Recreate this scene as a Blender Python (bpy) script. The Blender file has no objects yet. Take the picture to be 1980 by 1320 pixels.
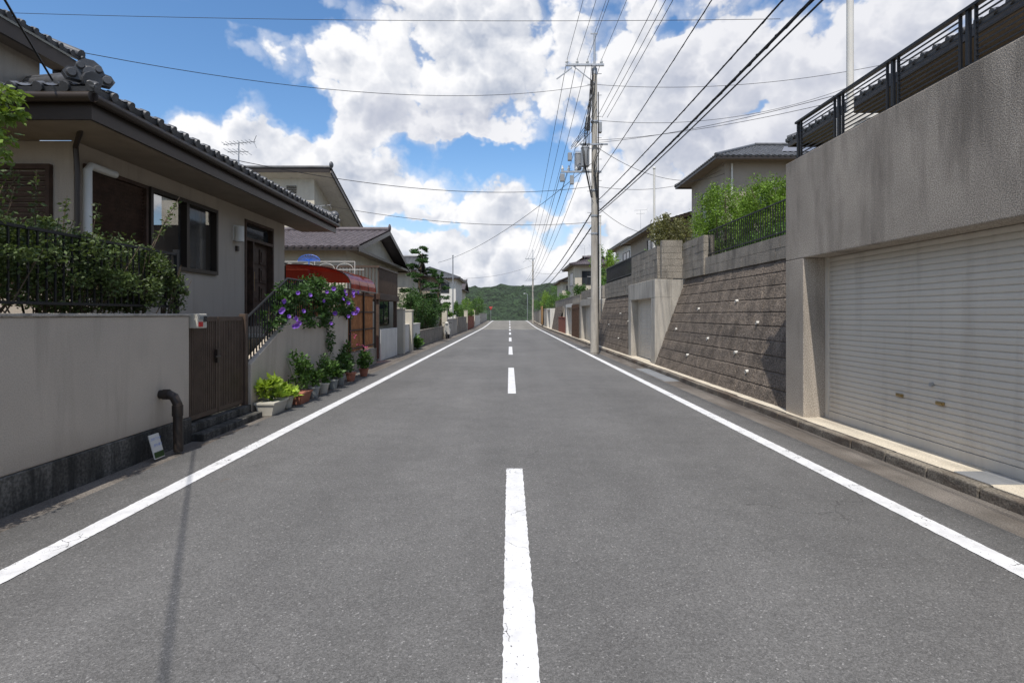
import bpy, math, random
from mathutils import Vector, Matrix, noise
R = random.Random(11)
scene = bpy.context.scene
COL = scene.collection

# ------------------------------------------------------------------ materials
def nt(m):
    m.use_nodes = True
    return m.node_tree, m.node_tree.nodes, m.node_tree.links

def c4(c): return (c[0], c[1], c[2], 1.0)

def mat(name, base, rough=.85, var=.12, scale=2.0, bump=.3, bscale=40, bdist=.01, speck=0, speckscale=120,
        streak=None, streakamt=.5, streakscale=(5, 5, .35), streakth=(.5, .7), metal=0, spec=.3, island=0, low=None, lowz=(0, .4), high=None, highz=(3.2, 3.9)):
    m = bpy.data.materials.new(name)
    t, N, L = nt(m)
    b = N['Principled BSDF']
    b.inputs['Roughness'].default_value = rough
    b.inputs['Metallic'].default_value = metal
    b.inputs['Specular IOR Level'].default_value = spec
    tc = N.new('ShaderNodeTexCoord')
    n1 = N.new('ShaderNodeTexNoise'); n1.inputs['Scale'].default_value = scale; n1.inputs['Detail'].default_value = 4
    L.new(tc.outputs['Object'], n1.inputs['Vector'])
    mr = N.new('ShaderNodeMapRange'); mr.inputs[1].default_value = .3; mr.inputs[2].default_value = .7
    mr.inputs[3].default_value = 1 - var; mr.inputs[4].default_value = 1 + var
    L.new(n1.outputs['Fac'], mr.inputs[0])
    val = mr.outputs[0]
    if speck:
        n2 = N.new('ShaderNodeTexNoise'); n2.inputs['Scale'].default_value = speckscale; n2.inputs['Detail'].default_value = 1
        L.new(tc.outputs['Object'], n2.inputs['Vector'])
        m2 = N.new('ShaderNodeMapRange'); m2.inputs[1].default_value = .35; m2.inputs[2].default_value = .65
        m2.inputs[3].default_value = 1 - speck; m2.inputs[4].default_value = 1 + speck
        L.new(n2.outputs['Fac'], m2.inputs[0])
        mm = N.new('ShaderNodeMath'); mm.operation = 'MULTIPLY'
        L.new(val, mm.inputs[0]); L.new(m2.outputs[0], mm.inputs[1]); val = mm.outputs[0]
    if island:
        ge = N.new('ShaderNodeNewGeometry')
        m3 = N.new('ShaderNodeMapRange'); m3.inputs[3].default_value = 1 - island; m3.inputs[4].default_value = 1 + island
        L.new(ge.outputs['Random Per Island'], m3.inputs[0])
        mm = N.new('ShaderNodeMath'); mm.operation = 'MULTIPLY'
        L.new(val, mm.inputs[0]); L.new(m3.outputs[0], mm.inputs[1]); val = mm.outputs[0]
    vm = N.new('ShaderNodeVectorMath'); vm.operation = 'SCALE'
    vm.inputs[0].default_value = base
    L.new(val, vm.inputs['Scale'])
    colr = vm.outputs[0]
    if streak:
        mp = N.new('ShaderNodeMapping'); mp.inputs['Scale'].default_value = streakscale
        L.new(tc.outputs['Object'], mp.inputs[0])
        n3 = N.new('ShaderNodeTexNoise'); n3.inputs['Scale'].default_value = 1; n3.inputs['Detail'].default_value = 5
        n3.inputs['Roughness'].default_value = .62
        L.new(mp.outputs[0], n3.inputs['Vector'])
        fac = n3.outputs['Fac']
        if high:
            sp = N.new('ShaderNodeSeparateXYZ'); L.new(tc.outputs['Object'], sp.inputs[0])
            m6 = N.new('ShaderNodeMapRange'); m6.inputs[1].default_value = highz[0]; m6.inputs[2].default_value = highz[1]; m6.inputs[3].default_value = -.05; m6.inputs[4].default_value = high
            L.new(sp.outputs[2], m6.inputs[0]); ad = N.new('ShaderNodeMath'); ad.operation = 'ADD'; L.new(fac, ad.inputs[0]); L.new(m6.outputs[0], ad.inputs[1]); fac = ad.outputs[0]
        m4 = N.new('ShaderNodeMapRange'); m4.inputs[1].default_value = streakth[0]; m4.inputs[2].default_value = streakth[1]
        m4.inputs[3].default_value = 0; m4.inputs[4].default_value = streakamt
        L.new(fac, m4.inputs[0])
        mx = N.new('ShaderNodeMix'); mx.data_type = 'RGBA'
        L.new(m4.outputs[0], mx.inputs[0]); L.new(colr, mx.inputs[6]); mx.inputs[7].default_value = c4(streak)
        colr = mx.outputs[2]
    if low:
        sp = N.new('ShaderNodeSeparateXYZ'); L.new(tc.outputs['Object'], sp.inputs[0])
        ad = N.new('ShaderNodeMath'); ad.operation = 'MULTIPLY_ADD'
        L.new(n1.outputs['Fac'], ad.inputs[0]); ad.inputs[1].default_value = -.6; L.new(sp.outputs[2], ad.inputs[2])
        m5 = N.new('ShaderNodeMapRange'); m5.inputs[1].default_value = lowz[0] - .3; m5.inputs[2].default_value = lowz[1] - .3
        m5.inputs[3].default_value = .7; m5.inputs[4].default_value = 0
        L.new(ad.outputs[0], m5.inputs[0])
        mx = N.new('ShaderNodeMix'); mx.data_type = 'RGBA'
        L.new(m5.outputs[0], mx.inputs[0]); L.new(colr, mx.inputs[6]); mx.inputs[7].default_value = c4(low)
        colr = mx.outputs[2]
    L.new(colr, b.inputs['Base Color'])
    if bump:
        n4 = N.new('ShaderNodeTexNoise'); n4.inputs['Scale'].default_value = bscale; n4.inputs['Detail'].default_value = 2
        L.new(tc.outputs['Object'], n4.inputs['Vector'])
        bp = N.new('ShaderNodeBump'); bp.inputs['Strength'].default_value = bump; bp.inputs['Distance'].default_value = bdist
        L.new(n4.outputs['Fac'], bp.inputs['Height']); L.new(bp.outputs[0], b.inputs['Normal'])
    return m

def leafmat(name, base, var=.5, trans=.25):
    m = mat(name, base, rough=.55, var=.35, scale=2.5, bump=0, island=var, spec=.35)
    t, N, L = nt(m)
    b = N['Principled BSDF']; out = [n for n in N if n.type == 'OUTPUT_MATERIAL'][0]
    tr = N.new('ShaderNodeBsdfTranslucent'); tr.inputs[0].default_value = c4((base[0]*1.6, base[1]*1.6, base[2]*.8))
    mx = N.new('ShaderNodeMixShader'); mx.inputs[0].default_value = trans
    L.new(b.outputs[0], mx.inputs[1]); L.new(tr.outputs[0], mx.inputs[2]); L.new(mx.outputs[0], out.inputs[0])
    return m

def asphalt_mat():
    m = bpy.data.materials.new('asphalt')
    t, N, L = nt(m); b = N['Principled BSDF']
    tc = N.new('ShaderNodeTexCoord')
    def noi(s, d=3, r=.5, v=None):
        n = N.new('ShaderNodeTexNoise'); n.inputs['Scale'].default_value = s; n.inputs['Detail'].default_value = d
        n.inputs['Roughness'].default_value = r
        L.new(v or tc.outputs['Object'], n.inputs['Vector']); return n.outputs['Fac']
    def rng(s, a, bb, c, d):
        n = N.new('ShaderNodeMapRange'); n.inputs[1].default_value = a; n.inputs[2].default_value = bb
        n.inputs[3].default_value = c; n.inputs[4].default_value = d; L.new(s, n.inputs[0]); return n.outputs[0]
    def mul(a, bb, op='MULTIPLY'):
        n = N.new('ShaderNodeMath'); n.operation = op; L.new(a, n.inputs[0])
        if hasattr(bb, 'links'): L.new(bb, n.inputs[1])
        else: n.inputs[1].default_value = bb
        return n.outputs[0]
    big = rng(noi(.35, 4, .6), .3, .7, .84, 1.12)
    mid = rng(noi(3, 4, .6), .3, .7, .92, 1.08)
    mp = N.new('ShaderNodeMapping'); mp.inputs['Scale'].default_value = (1.1, .05, 1); L.new(tc.outputs['Object'], mp.inputs[0])
    lane = rng(noi(1, 3, .5, mp.outputs[0]), .3, .7, .9, 1.1)
    v = N.new('ShaderNodeTexVoronoi'); v.inputs['Scale'].default_value = 120
    L.new(tc.outputs['Object'], v.inputs['Vector'])
    sp = N.new('ShaderNodeSeparateColor'); L.new(v.outputs['Color'], sp.inputs[0])
    st = rng(sp.outputs[0], 0, 1, .68, 1.2)
    hi = rng(sp.outputs[1], .93, 1, 0, .9)
    fine = rng(noi(260, 1), .35, .65, .72, 1.28)
    val = mul(mul(mul(mul(big, mid), lane), st), fine)
    val = mul(val, mul(hi, 1.0, 'ADD'))
    wn = N.new('ShaderNodeTexNoise'); wn.inputs['Scale'].default_value = 2.5; wn.inputs['Detail'].default_value = 5; L.new(tc.outputs['Object'], wn.inputs['Vector'])
    wv = N.new('ShaderNodeVectorMath'); wv.operation = 'MULTIPLY_ADD'; L.new(wn.outputs['Color'], wv.inputs[0]); wv.inputs[1].default_value = (.45, .45, 0); L.new(tc.outputs['Object'], wv.inputs[2])
    ve = N.new('ShaderNodeTexVoronoi'); ve.feature = 'DISTANCE_TO_EDGE'; ve.voronoi_dimensions = '2D'; ve.inputs['Scale'].default_value = .33; L.new(wv.outputs[0], ve.inputs['Vector'])
    crk = rng(ve.outputs['Distance'], .0, .0035, .62, 1)
    msk = rng(noi(.5, 2), .5, .56, 0, 1)
    ck = mul(mul(mul(crk, -1.0, 'ADD'), msk), 1.0, 'ADD')
    val = mul(val, ck)
    sx = N.new('ShaderNodeSeparateXYZ'); L.new(tc.outputs['Object'], sx.inputs[0])
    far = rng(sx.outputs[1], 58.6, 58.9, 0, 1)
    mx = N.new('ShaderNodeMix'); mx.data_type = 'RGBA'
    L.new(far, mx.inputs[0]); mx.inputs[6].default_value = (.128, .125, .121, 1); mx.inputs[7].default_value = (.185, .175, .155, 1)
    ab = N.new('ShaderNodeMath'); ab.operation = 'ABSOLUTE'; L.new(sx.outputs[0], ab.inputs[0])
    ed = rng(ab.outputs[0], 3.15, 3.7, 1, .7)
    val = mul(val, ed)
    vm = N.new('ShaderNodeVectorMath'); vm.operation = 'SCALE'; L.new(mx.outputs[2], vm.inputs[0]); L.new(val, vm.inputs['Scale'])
    stn = rng(noi(1.6, 4, .6), .7, .76, 0, .45)
    m9 = N.new('ShaderNodeMix'); m9.data_type = 'RGBA'; L.new(stn, m9.inputs[0]); L.new(vm.outputs[0], m9.inputs[6]); m9.inputs[7].default_value = (.11, .075, .05, 1)
    L.new(m9.outputs[2], b.inputs['Base Color'])
    b.inputs['Roughness'].default_value = .8; b.inputs['Specular IOR Level'].default_value = .3
    bp = N.new('ShaderNodeBump'); bp.inputs['Strength'].default_value = .45; bp.inputs['Distance'].default_value = .003
    L.new(v.outputs['Distance'], bp.inputs['Height']); L.new(bp.outputs[0], b.inputs['Normal'])
    return m

def paint_mat():
    m = bpy.data.materials.new('road_paint')
    t, N, L = nt(m); b = N['Principled BSDF']; out = [n for n in N if n.type == 'OUTPUT_MATERIAL'][0]
    tc = N.new('ShaderNodeTexCoord')
    n = N.new('ShaderNodeTexNoise'); n.inputs['Scale'].default_value = 6; n.inputs['Detail'].default_value = 6; n.inputs['Roughness'].default_value = .65
    L.new(tc.outputs['Object'], n.inputs['Vector'])
    r = N.new('ShaderNodeMapRange'); r.inputs[1].default_value = .3; r.inputs[2].default_value = .65; r.inputs[3].default_value = .52; r.inputs[4].default_value = .7
    L.new(n.outputs['Fac'], r.inputs[0])
    cb = N.new('ShaderNodeCombineColor')
    for i in range(3): L.new(r.outputs[0], cb.inputs[i])
    L.new(cb.outputs[0], b.inputs['Base Color']); b.inputs['Roughness'].default_value = .7
    v = N.new('ShaderNodeTexVoronoi'); v.feature = 'DISTANCE_TO_EDGE'; v.inputs['Scale'].default_value = 4.5
    nn = N.new('ShaderNodeTexNoise'); nn.inputs['Scale'].default_value = 12; nn.inputs['Detail'].default_value = 3
    L.new(tc.outputs['Object'], nn.inputs['Vector'])
    mxv = N.new('ShaderNodeMix'); mxv.data_type = 'VECTOR'; mxv.inputs[0].default_value = .12
    L.new(tc.outputs['Object'], mxv.inputs[4]); L.new(nn.outputs['Color'], mxv.inputs[5]); L.new(mxv.outputs[1], v.inputs['Vector'])
    cr = N.new('ShaderNodeMath'); cr.operation = 'LESS_THAN'; L.new(v.outputs['Distance'], cr.inputs[0]); cr.inputs[1].default_value = .008
    n5 = N.new('ShaderNodeTexNoise'); n5.inputs['Scale'].default_value = 1.7; L.new(tc.outputs['Object'], n5.inputs['Vector'])
    g = N.new('ShaderNodeMath'); g.operation = 'GREATER_THAN'; g.inputs[1].default_value = .55; L.new(n5.outputs['Fac'], g.inputs[0])
    mu = N.new('ShaderNodeMath'); mu.operation = 'MULTIPLY'; L.new(cr.outputs[0], mu.inputs[0]); L.new(g.outputs[0], mu.inputs[1])
    n6 = N.new('ShaderNodeTexNoise'); n6.inputs['Scale'].default_value = 70; n6.inputs['Detail'].default_value = 2; L.new(tc.outputs['Object'], n6.inputs['Vector'])
    h = N.new('ShaderNodeMath'); h.operation = 'GREATER_THAN'; h.inputs[1].default_value = .71; L.new(n6.outputs['Fac'], h.inputs[0])
    mx = N.new('ShaderNodeMath'); mx.operation = 'MAXIMUM'; L.new(mu.outputs[0], mx.inputs[0]); L.new(h.outputs[0], mx.inputs[1])
    tr = N.new('ShaderNodeBsdfTransparent'); ms = N.new('ShaderNodeMixShader')
    L.new(mx.outputs[0], ms.inputs[0]); L.new(b.outputs[0], ms.inputs[1]); L.new(tr.outputs[0], ms.inputs[2]); L.new(ms.outputs[0], out.inputs[0])
    return m

def glass_mat(name, tint=(.03, .035, .04), clear=0.0):
    m = bpy.data.materials.new(name); t, N, L = nt(m); b = N['Principled BSDF']
    b.inputs['Base Color'].default_value = c4(tint); b.inputs['Roughness'].default_value = .04; b.inputs['Specular IOR Level'].default_value = .8
    if clear:
        out = [n for n in N if n.type == 'OUTPUT_MATERIAL'][0]
        tr = N.new('ShaderNodeBsdfTransparent'); ms = N.new('ShaderNodeMixShader'); ms.inputs[0].default_value = clear
        L.new(b.outputs[0], ms.inputs[1]); L.new(tr.outputs[0], ms.inputs[2]); L.new(ms.outputs[0], out.inputs[0])
    return m

ASPH = asphalt_mat(); PAINT = paint_mat()
GROUND = mat('soil_and_grass', (.075, .085, .04), var=.4, scale=.3, speck=.3, speckscale=20)
YARD = mat('yard_soil', (.13, .11, .075), var=.3, scale=1.5, speck=.3, speckscale=40)
STUCCO = mat('rough_cast_concrete', (.36, .315, .262), var=.2, scale=.9, speck=.36, speckscale=85, bump=.6, bscale=85, bdist=.009,
             streak=(.1, .085, .07), streakamt=.6, streakscale=(2.2, 2.2, .5), streakth=(.48, .7), high=.07, highz=(2.5, 3.8))
CONC = mat('weathered_concrete', (.4, .37, .32), var=.15, scale=1.5, speck=.12, speckscale=60, bump=.4, bscale=50,
           streak=(.12, .11, .1), streakamt=.6, streakscale=(6, 6, .5))
KERB = mat('kerb_concrete', (.2, .175, .14), var=.3, scale=3, speck=.3, speckscale=60, bump=.6, bscale=40,
           streak=(.08, .055, .04), streakamt=.75, streakscale=(2, 1.2, 4), streakth=(.42, .62))
GUTTER = mat('gutter_concrete', (.15, .133, .115), var=.25, scale=2, speck=.3, speckscale=90, bump=.5, bscale=60,
             streak=(.075, .06, .048), streakamt=.7, streakscale=(3, .5, 3), streakth=(.42, .65))
APRON = mat('apron_concrete', (.55, .49, .39), var=.15, scale=2, speck=.15, speckscale=80, streak=(.26, .21, .16), streakamt=.5, streakscale=(2, 1, 4))
ROCK = mat('split_stone', (.135, .11, .088), var=.3, scale=3, speck=.5, speckscale=48, bump=.8, bscale=38, bdist=.016,
           streak=(.055, .045, .037), streakamt=.6, streakscale=(3, 3, 1.2))
BLOCKW = mat('stone_block', (.255, .228, .19), var=.2, scale=3, speck=.4, speckscale=50, bump=.7, bscale=42, bdist=.014,
             streak=(.09, .08, .068), streakamt=.6, streakscale=(5, 5, .8))
SHUT = mat('shutter_paint', (.6, .555, .48), rough=.5, var=.05, scale=1, bump=.05, streak=(.38, .34, .29), streakamt=.4, streakscale=(4, 4, .4))
STEEL = mat('galvanised_steel', (.4, .41, .42), rough=.45, var=.1, metal=.6, bump=.05)
WALLB = mat('beige_render', (.48, .42, .345), var=.07, scale=1.2, speck=.08, speckscale=90, bump=.6, bscale=90, bdist=.007,
            streak=(.28, .235, .19), streakamt=.45, streakscale=(4, 4, .5), streakth=(.5, .75), low=(.3, .255, .205), lowz=(.2, .5))
FOOT = mat('mossy_footing', (.1, .095, .085), var=.4, scale=3, speck=.35, speckscale=40, bump=.8, bscale=30,
           streak=(.022, .022, .02), streakamt=.85, streakscale=(7, 7, 1), streakth=(.4, .6))
HOUSEW = mat('house_render', (.43, .37, .305), var=.06, scale=1, speck=.06, speckscale=80, bump=.4, bscale=80, streak=(.27, .225, .18), streakamt=.35)
SOFF = mat('soffit_board', (.23, .19, .15), var=.1, scale=3, bump=.2)
CREAM = mat('cream_render', (.52, .475, .385), var=.07, bump=.2, streak=(.33, .29, .24), streakamt=.35)
WHITEW = mat('white_render', (.62, .6, .55), var=.06, bump=.2, streak=(.38, .36, .33), streakamt=.4)
TAUPE = mat('taupe_siding', (.33, .285, .235), var=.06, bump=.2)
DARKW = mat('brown_wood', (.065, .038, .026), rough=.6, var=.3, scale=8, bump=.3)
DBROWN = mat('bronze_aluminium', (.045, .034, .027), rough=.4, var=.1, metal=.4, bump=.05, spec=.5)
GATEM = mat('gate_brown', (.085, .058, .042), rough=.5, var=.2, scale=6, bump=.1)
BLACKM = mat('black_iron', (.014, .014, .015), rough=.5, var=.2, bump=.1, spec=.4)
TILE = mat('grey_roof_tile', (.085, .087, .092), rough=.42, var=.35, scale=3, bump=.15, spec=.5)
TILEB = mat('brown_roof_tile', (.105, .088, .092), rough=.5, var=.3, scale=3, bump=.15)
PVCW = mat('white_pvc', (.62, .6, .55), rough=.5, var=.08, bump=0)
PIPEB = mat('brown_pipe', (.032, .025, .021), rough=.45, var=.2, bump=.1)
POLEM = mat('pole_concrete', (.4, .37, .32), var=.12, scale=2, speck=.12, speckscale=60, bump=.3, streak=(.15, .125, .1), streakamt=.6, streakscale=(9, 9, .5))
CABLE = mat('cable_rubber', (.012, .012, .013), rough=.6, var=.1, bump=0)
TRANSF = mat('transformer_grey', (.27, .28, .29), rough=.5, var=.1, bump=.05)
PORC = mat('porcelain', (.66, .66, .64), rough=.25, var=.05, bump=0)
LEAFD = leafmat('leaf_dark', (.048, .1, .024))
LEAFB = leafmat('leaf_shrub', (.078, .112, .036), .6)
LEAFM = leafmat('leaf_mid', (.07, .14, .028))
LEAFY = leafmat('leaf_yellow_green', (.27, .38, .045), .35)
LEAFC = leafmat('leaf_conifer', (.14, .235, .03), .45, .25)
LEAFP = leafmat('leaf_pine', (.045, .1, .028), .45)
LEAFO = leafmat('leaf_olive', (.13, .13, .05))
HILLG = mat('forest_canopy', (.021, .036, .016), var=.6, scale=.12, speck=.6, speckscale=.5, bump=1, bscale=.5, bdist=2)
BARK = mat('bark', (.1, .075, .05), var=.3, scale=9, bump=.8, bscale=30)
PURPLE = leafmat('flower_purple', (.22, .09, .52), .25)
PINK = leafmat('flower_pink', (.6, .12, .25), .3)
TERRA = mat('terracotta', (.32, .13, .085), var=.2, bump=.2)
POTW = mat('pot_cream', (.5, .47, .4), var=.1, rough=.6, bump=.1)
POTG = mat('pot_grey', (.25, .26, .25), var=.1, rough=.6, bump=.1)
RED = mat('red_paint', (.5, .02, .02), rough=.4, var=.08, bump=0)
BLUEP = mat('blue_paint', (.04, .15, .6), rough=.4, var=.08, bump=0)
BRICKR = mat('red_brick', (.24, .08, .05), var=.3, scale=6, speck=.3, speckscale=30)
ORANGE = mat('ochre_board', (.45, .25, .1), var=.1)
BRASS = mat('brass', (.4, .28, .12), rough=.35, metal=.8, var=.1, bump=0)
BAMBOO = mat('bamboo_screen', (.42, .19, .08), var=.25, scale=9, bump=.3, streak=(.18, .07, .035), streakamt=.5)
CURT = mat('curtain', (.5, .48, .45), var=.05, bump=0)
GLASS = glass_mat('dark_glass'); GLASSC = glass_mat('clear_glass', (.02, .02, .02), .6)
PANEL = glass_mat('solar_glass', (.02, .03, .06))
def redplastic():
    m = bpy.data.materials.new('red_polycarbonate'); t, N, L = nt(m); b = N['Principled BSDF']; out = [n for n in N if n.type == 'OUTPUT_MATERIAL'][0]
    b.inputs['Base Color'].default_value = (.3, .035, .018, 1); b.inputs['Roughness'].default_value = .1
    tr = N.new('ShaderNodeBsdfTranslucent'); tr.inputs[0].default_value = (.55, .06, .028, 1)
    t2 = N.new('ShaderNodeBsdfTransparent'); t2.inputs[0].default_value = (.8, .2, .12, 1)
    a = N.new('ShaderNodeMixShader'); a.inputs[0].default_value = .4; L.new(b.outputs[0], a.inputs[1]); L.new(tr.outputs[0], a.inputs[2])
    c = N.new('ShaderNodeMixShader'); c.inputs[0].default_value = .22; L.new(a.outputs[0], c.inputs[1]); L.new(t2.outputs[0], c.inputs[2])
    L.new(c.outputs[0], out.inputs[0]); return m
REDP = redplastic()

# ------------------------------------------------------------------ geometry helpers
class MB:
    def __init__(s): s.v = []; s.f = []
    def add(s, v, f):
        o = len(s.v); s.v += [tuple(p) for p in v]; s.f += [tuple(i + o for i in q) for q in f]; return s
    def box(s, x0, x1, y0, y1, z0, z1):
        if x0 > x1: x0, x1 = x1, x0
        if y0 > y1: y0, y1 = y1, y0
        if z0 > z1: z0, z1 = z1, z0
        return s.add([(x0, y0, z0), (x1, y0, z0), (x1, y1, z0), (x0, y1, z0), (x0, y0, z1), (x1, y0, z1), (x1, y1, z1), (x0, y1, z1)],
                     [(0, 3, 2, 1), (4, 5, 6, 7), (0, 1, 5, 4), (1, 2, 6, 5), (2, 3, 7, 6), (3, 0, 4, 7)])
    def poly(s, *p): return s.add(p, [tuple(range(len(p)))])
    def cyl(s, p0, p1, r0, r1=None, n=12, caps=True):
        if r1 is None: r1 = r0
        p0 = Vector(p0); p1 = Vector(p1); d = (p1 - p0)
        if d.length < 1e-6: return s
        d.normalize(); a = d.orthogonal().normalized(); b = d.cross(a)
        v = []
        for p, r in ((p0, r0), (p1, r1)):
            for i in range(n):
                t = 2 * math.pi * i / n; v.append(p + (a * math.cos(t) + b * math.sin(t)) * r)
        f = [(i, (i + 1) % n, n + (i + 1) % n, n + i) for i in range(n)]
        if caps: f += [tuple(range(n - 1, -1, -1)), tuple(range(n, 2 * n))]
        return s.add(v, f)
    def tube(s, pts, r, n=6):
        pts = [Vector(p) for p in pts]; v = []; f = []
        up = None
        for i, p in enumerate(pts):
            d = (pts[min(i + 1, len(pts) - 1)] - pts[max(i - 1, 0)]).normalized()
            if up is None: up = d.orthogonal().normalized()
            up = (up - d * up.dot(d)).normalized(); b = d.cross(up)
            rr = r[i] if isinstance(r, (list, tuple)) else r
            for k in range(n):
                t = 2 * math.pi * k / n; v.append(p + (up * math.cos(t) + b * math.sin(t)) * rr)
        for i in range(len(pts) - 1):
            for k in range(n):
                f.append((i * n + k, i * n + (k + 1) % n, (i + 1) * n + (k + 1) % n, (i + 1) * n + k))
        f += [tuple(range(n - 1, -1, -1)), tuple(range((len(pts) - 1) * n, len(pts) * n))]
        return s.add(v, f)
    def bar(s, p0, p1, w, h):
        p0 = Vector(p0); p1 = Vector(p1); d = (p1 - p0).normalized(); z = Vector((0, 0, 1))
        a = d.cross(z)
        a = a.normalized() if a.length > 1e-3 else Vector((1, 0, 0)); b = a.cross(d)
        v = []
        for p in (p0, p1):
            for i, j in ((-1, -1), (1, -1), (1, 1), (-1, 1)): v.append(p + a * (w / 2 * i) + b * (h / 2 * j))
        return s.add(v, [(0, 1, 2, 3), (7, 6, 5, 4), (0, 4, 5, 1), (1, 5, 6, 2), (2, 6, 7, 3), (3, 7, 4, 0)])
    def ell(s, c, r, nu=14, nv=9):
        v = [(c[0], c[1], c[2] + r[2])]; f = []
        for j in range(1, nv):
            t = math.pi * j / nv
            for i in range(nu):
                a = 2 * math.pi * i / nu
                v.append((c[0] + r[0] * math.sin(t) * math.cos(a), c[1] + r[1] * math.sin(t) * math.sin(a), c[2] + r[2] * math.cos(t)))
        v.append((c[0], c[1], c[2] - r[2])); e = len(v) - 1
        for i in range(nu):
            f.append((0, 1 + i, 1 + (i + 1) % nu)); f.append((e, 1 + (nv - 2) * nu + (i + 1) % nu, 1 + (nv - 2) * nu + i))
        for j in range(nv - 2):
            for i in range(nu):
                a = 1 + j * nu; f.append((a + i, a + nu + i, a + nu + (i + 1) % nu, a + (i + 1) % nu))
        return s.add(v, f)
    def make(s, name, m, parent=None, smooth=False, bevel=0, label=None, cat=None, kind=None, group=None):
        me = bpy.data.meshes.new(name); me.from_pydata(s.v, [], s.f); me.update()
        me.materials.append(m)
        if smooth:
            for p in me.polygons: p.use_smooth = True
            me.set_sharp_from_angle(angle=math.radians(40))
        o = bpy.data.objects.new(name, me); COL.objects.link(o)
        if bevel:
            b = o.modifiers.new('bevel', 'BEVEL'); b.width = bevel; b.segments = 2; b.limit_method = 'ANGLE'
        if parent:
            o.parent = parent; o.matrix_parent_inverse = Matrix.Translation(-Vector(parent.location))
        if label: o['label'] = label
        if cat: o['category'] = cat
        if kind: o['kind'] = kind
        if group: o['group'] = group
        return o

def thing(name, label, cat, loc, group=None):
    e = bpy.data.objects.new(name, None); e.location = loc; e.empty_display_size = .2; COL.objects.link(e)
    e['label'] = label; e['category'] = cat
    if group: e['group'] = group
    return e

def sheet(name, m, x0, x1, ys, zf, kind='structure', nx=1):
    mb = MB(); v = []; f = []
    for y in ys:
        for i in range(nx + 1): v.append((x0 + (x1 - x0) * i / nx, y, zf(y)))
    for j in range(len(ys) - 1):
        for i in range(nx):
            a = j * (nx + 1) + i; f.append((a, a + 1, a + nx + 2, a + nx + 1))
    mb.add(v, f); return mb.make(name, m, kind=kind)

def gz(y):
    if y < 60: return 0
    if y < 107: t = (y - 60) / 47; return .42 * t * t * (3 - 2 * t)
    if y < 220: t = (y - 107) / 113; return .42 - 6.4 * t * t * (3 - 2 * t)
    return -5.98
YS = [-30] + list(range(-20, 60, 10)) + list(range(60, 230, 4)) + [260, 400]

# ------------------------------------------------------------------ ground, road
sheet('ground', GROUND, -2500, 2500, [-400] + YS + [800, 3000], lambda y: gz(y) - .03)
sheet('road', ASPH, -3.62, 3.57, YS, lambda y: gz(y))
sheet('left_gutter', GUTTER, -4.6, -3.62, YS, lambda y: gz(y) - .004)
sheet('right_gutter', GUTTER, 3.57, 3.96, YS, lambda y: gz(y) + .0)
def marking(x0, x1, ya, yb):
    mb = MB(); n = max(2, int((yb - ya) / (.03 if ya < 12 else .5))); n = min(n, 800)
    v = []
    for i in range(n + 1):
        y = ya + (yb - ya) * i / n; j = .0035 if y < 30 else 0
        v.append((x0 + R.uniform(-j, j), y, gz(y) + .005)); v.append((x1 + R.uniform(-j, j), y, gz(y) + .005))
    mb.add(v, [(2*i, 2*i+1, 2*i+3, 2*i+2) for i in range(n)])
    return mb.make('road_marking', PAINT, kind='structure')
for x0, x1 in ((-3.08, -2.92), (3.02, 3.18)):
    marking(x0, x1, -6, 14); marking(x0, x1, 14, 60); marking(x0, x1, 60, 112)
k = 0
while .3 + 10.85 * k < 110:
    marking(-.03, .13, .3 + 10.85 * k, 5.72 + 10.85 * k); k += 1
mb = MB(); y = -12
while y < 112:
    L_ = .6; j = R.uniform(-.008, .008); zz = gz(y)
    mb.box(3.955 + j, 4.1, y + .006, y + L_ - .006, zz - .05, zz + .1 + R.uniform(-.006, .006)); y += L_
mb.make('kerb', KERB, kind='structure', bevel=.015)
sheet('pavement', APRON, 4.095, 4.56, YS, lambda y: gz(y) + .085)
mb = MB(); mb.box(4.14, 4.5, 4.9, 5.3, .0, .094); mb.make('utility_cover', STEEL, label='square grey metal utility cover set in the concrete apron', cat='utility cover', bevel=.004)
mb = MB(); mb.box(3.6, 3.95, 13.2, 16.2, .0, .012)
for i in range(30): mb.box(3.62, 3.93, 13.25 + i * .098, 13.29 + i * .098, .0, .02)
mb.make('drain_grate', STEEL, label='galvanised steel drain grate lying over the gutter', cat='drain grate')

def terrace(name, m, x0, x1, y0, y1, z):
    MB().box(x0, x1, y0, y1, -.5, z).make(name, m, kind='structure')
terrace('left_yard_terrain', YARD, -40, -4.15, -14, 13.6, 1.15)
terrace('left_yard_terrain', YARD, -60, -4.5, 13.6, 110, .12)
terrace('right_yard_terrain', YARD, 5.3, 60, 8.7, 20.5, 2.55)
terrace('right_yard_terrain', YARD, 5.05, 60, 20.5, 110, 2.3)

mb = MB(); v = []; f = []
nx, ny = 300, 40
for j in range(ny + 1):
    for i in range(nx + 1):
        x = -700 + 1400 * i / nx; y = 380 + 420 * j / ny
        t = min(1, j / 22)
        h = 38 + 16 * noise.noise(Vector((x * .006, 3, 0))) - abs(x - 60) * .012
        h = h * (t * t * (3 - 2 * t)) + 3.5 * noise.noise(Vector((x * .06, y * .06, 1))) + 3.2 * noise.noise(Vector((x * .17, y * .17, 5)))
        v.append((x, y, -6 + h))
for j in range(ny):
    for i in range(nx):
        a = j * (nx + 1) + i; f.append((a, a + 1, a + nx + 2, a + nx + 1))
mb.add(v, f); mb.make('hills', HILLG, kind='structure', smooth=True)

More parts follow.
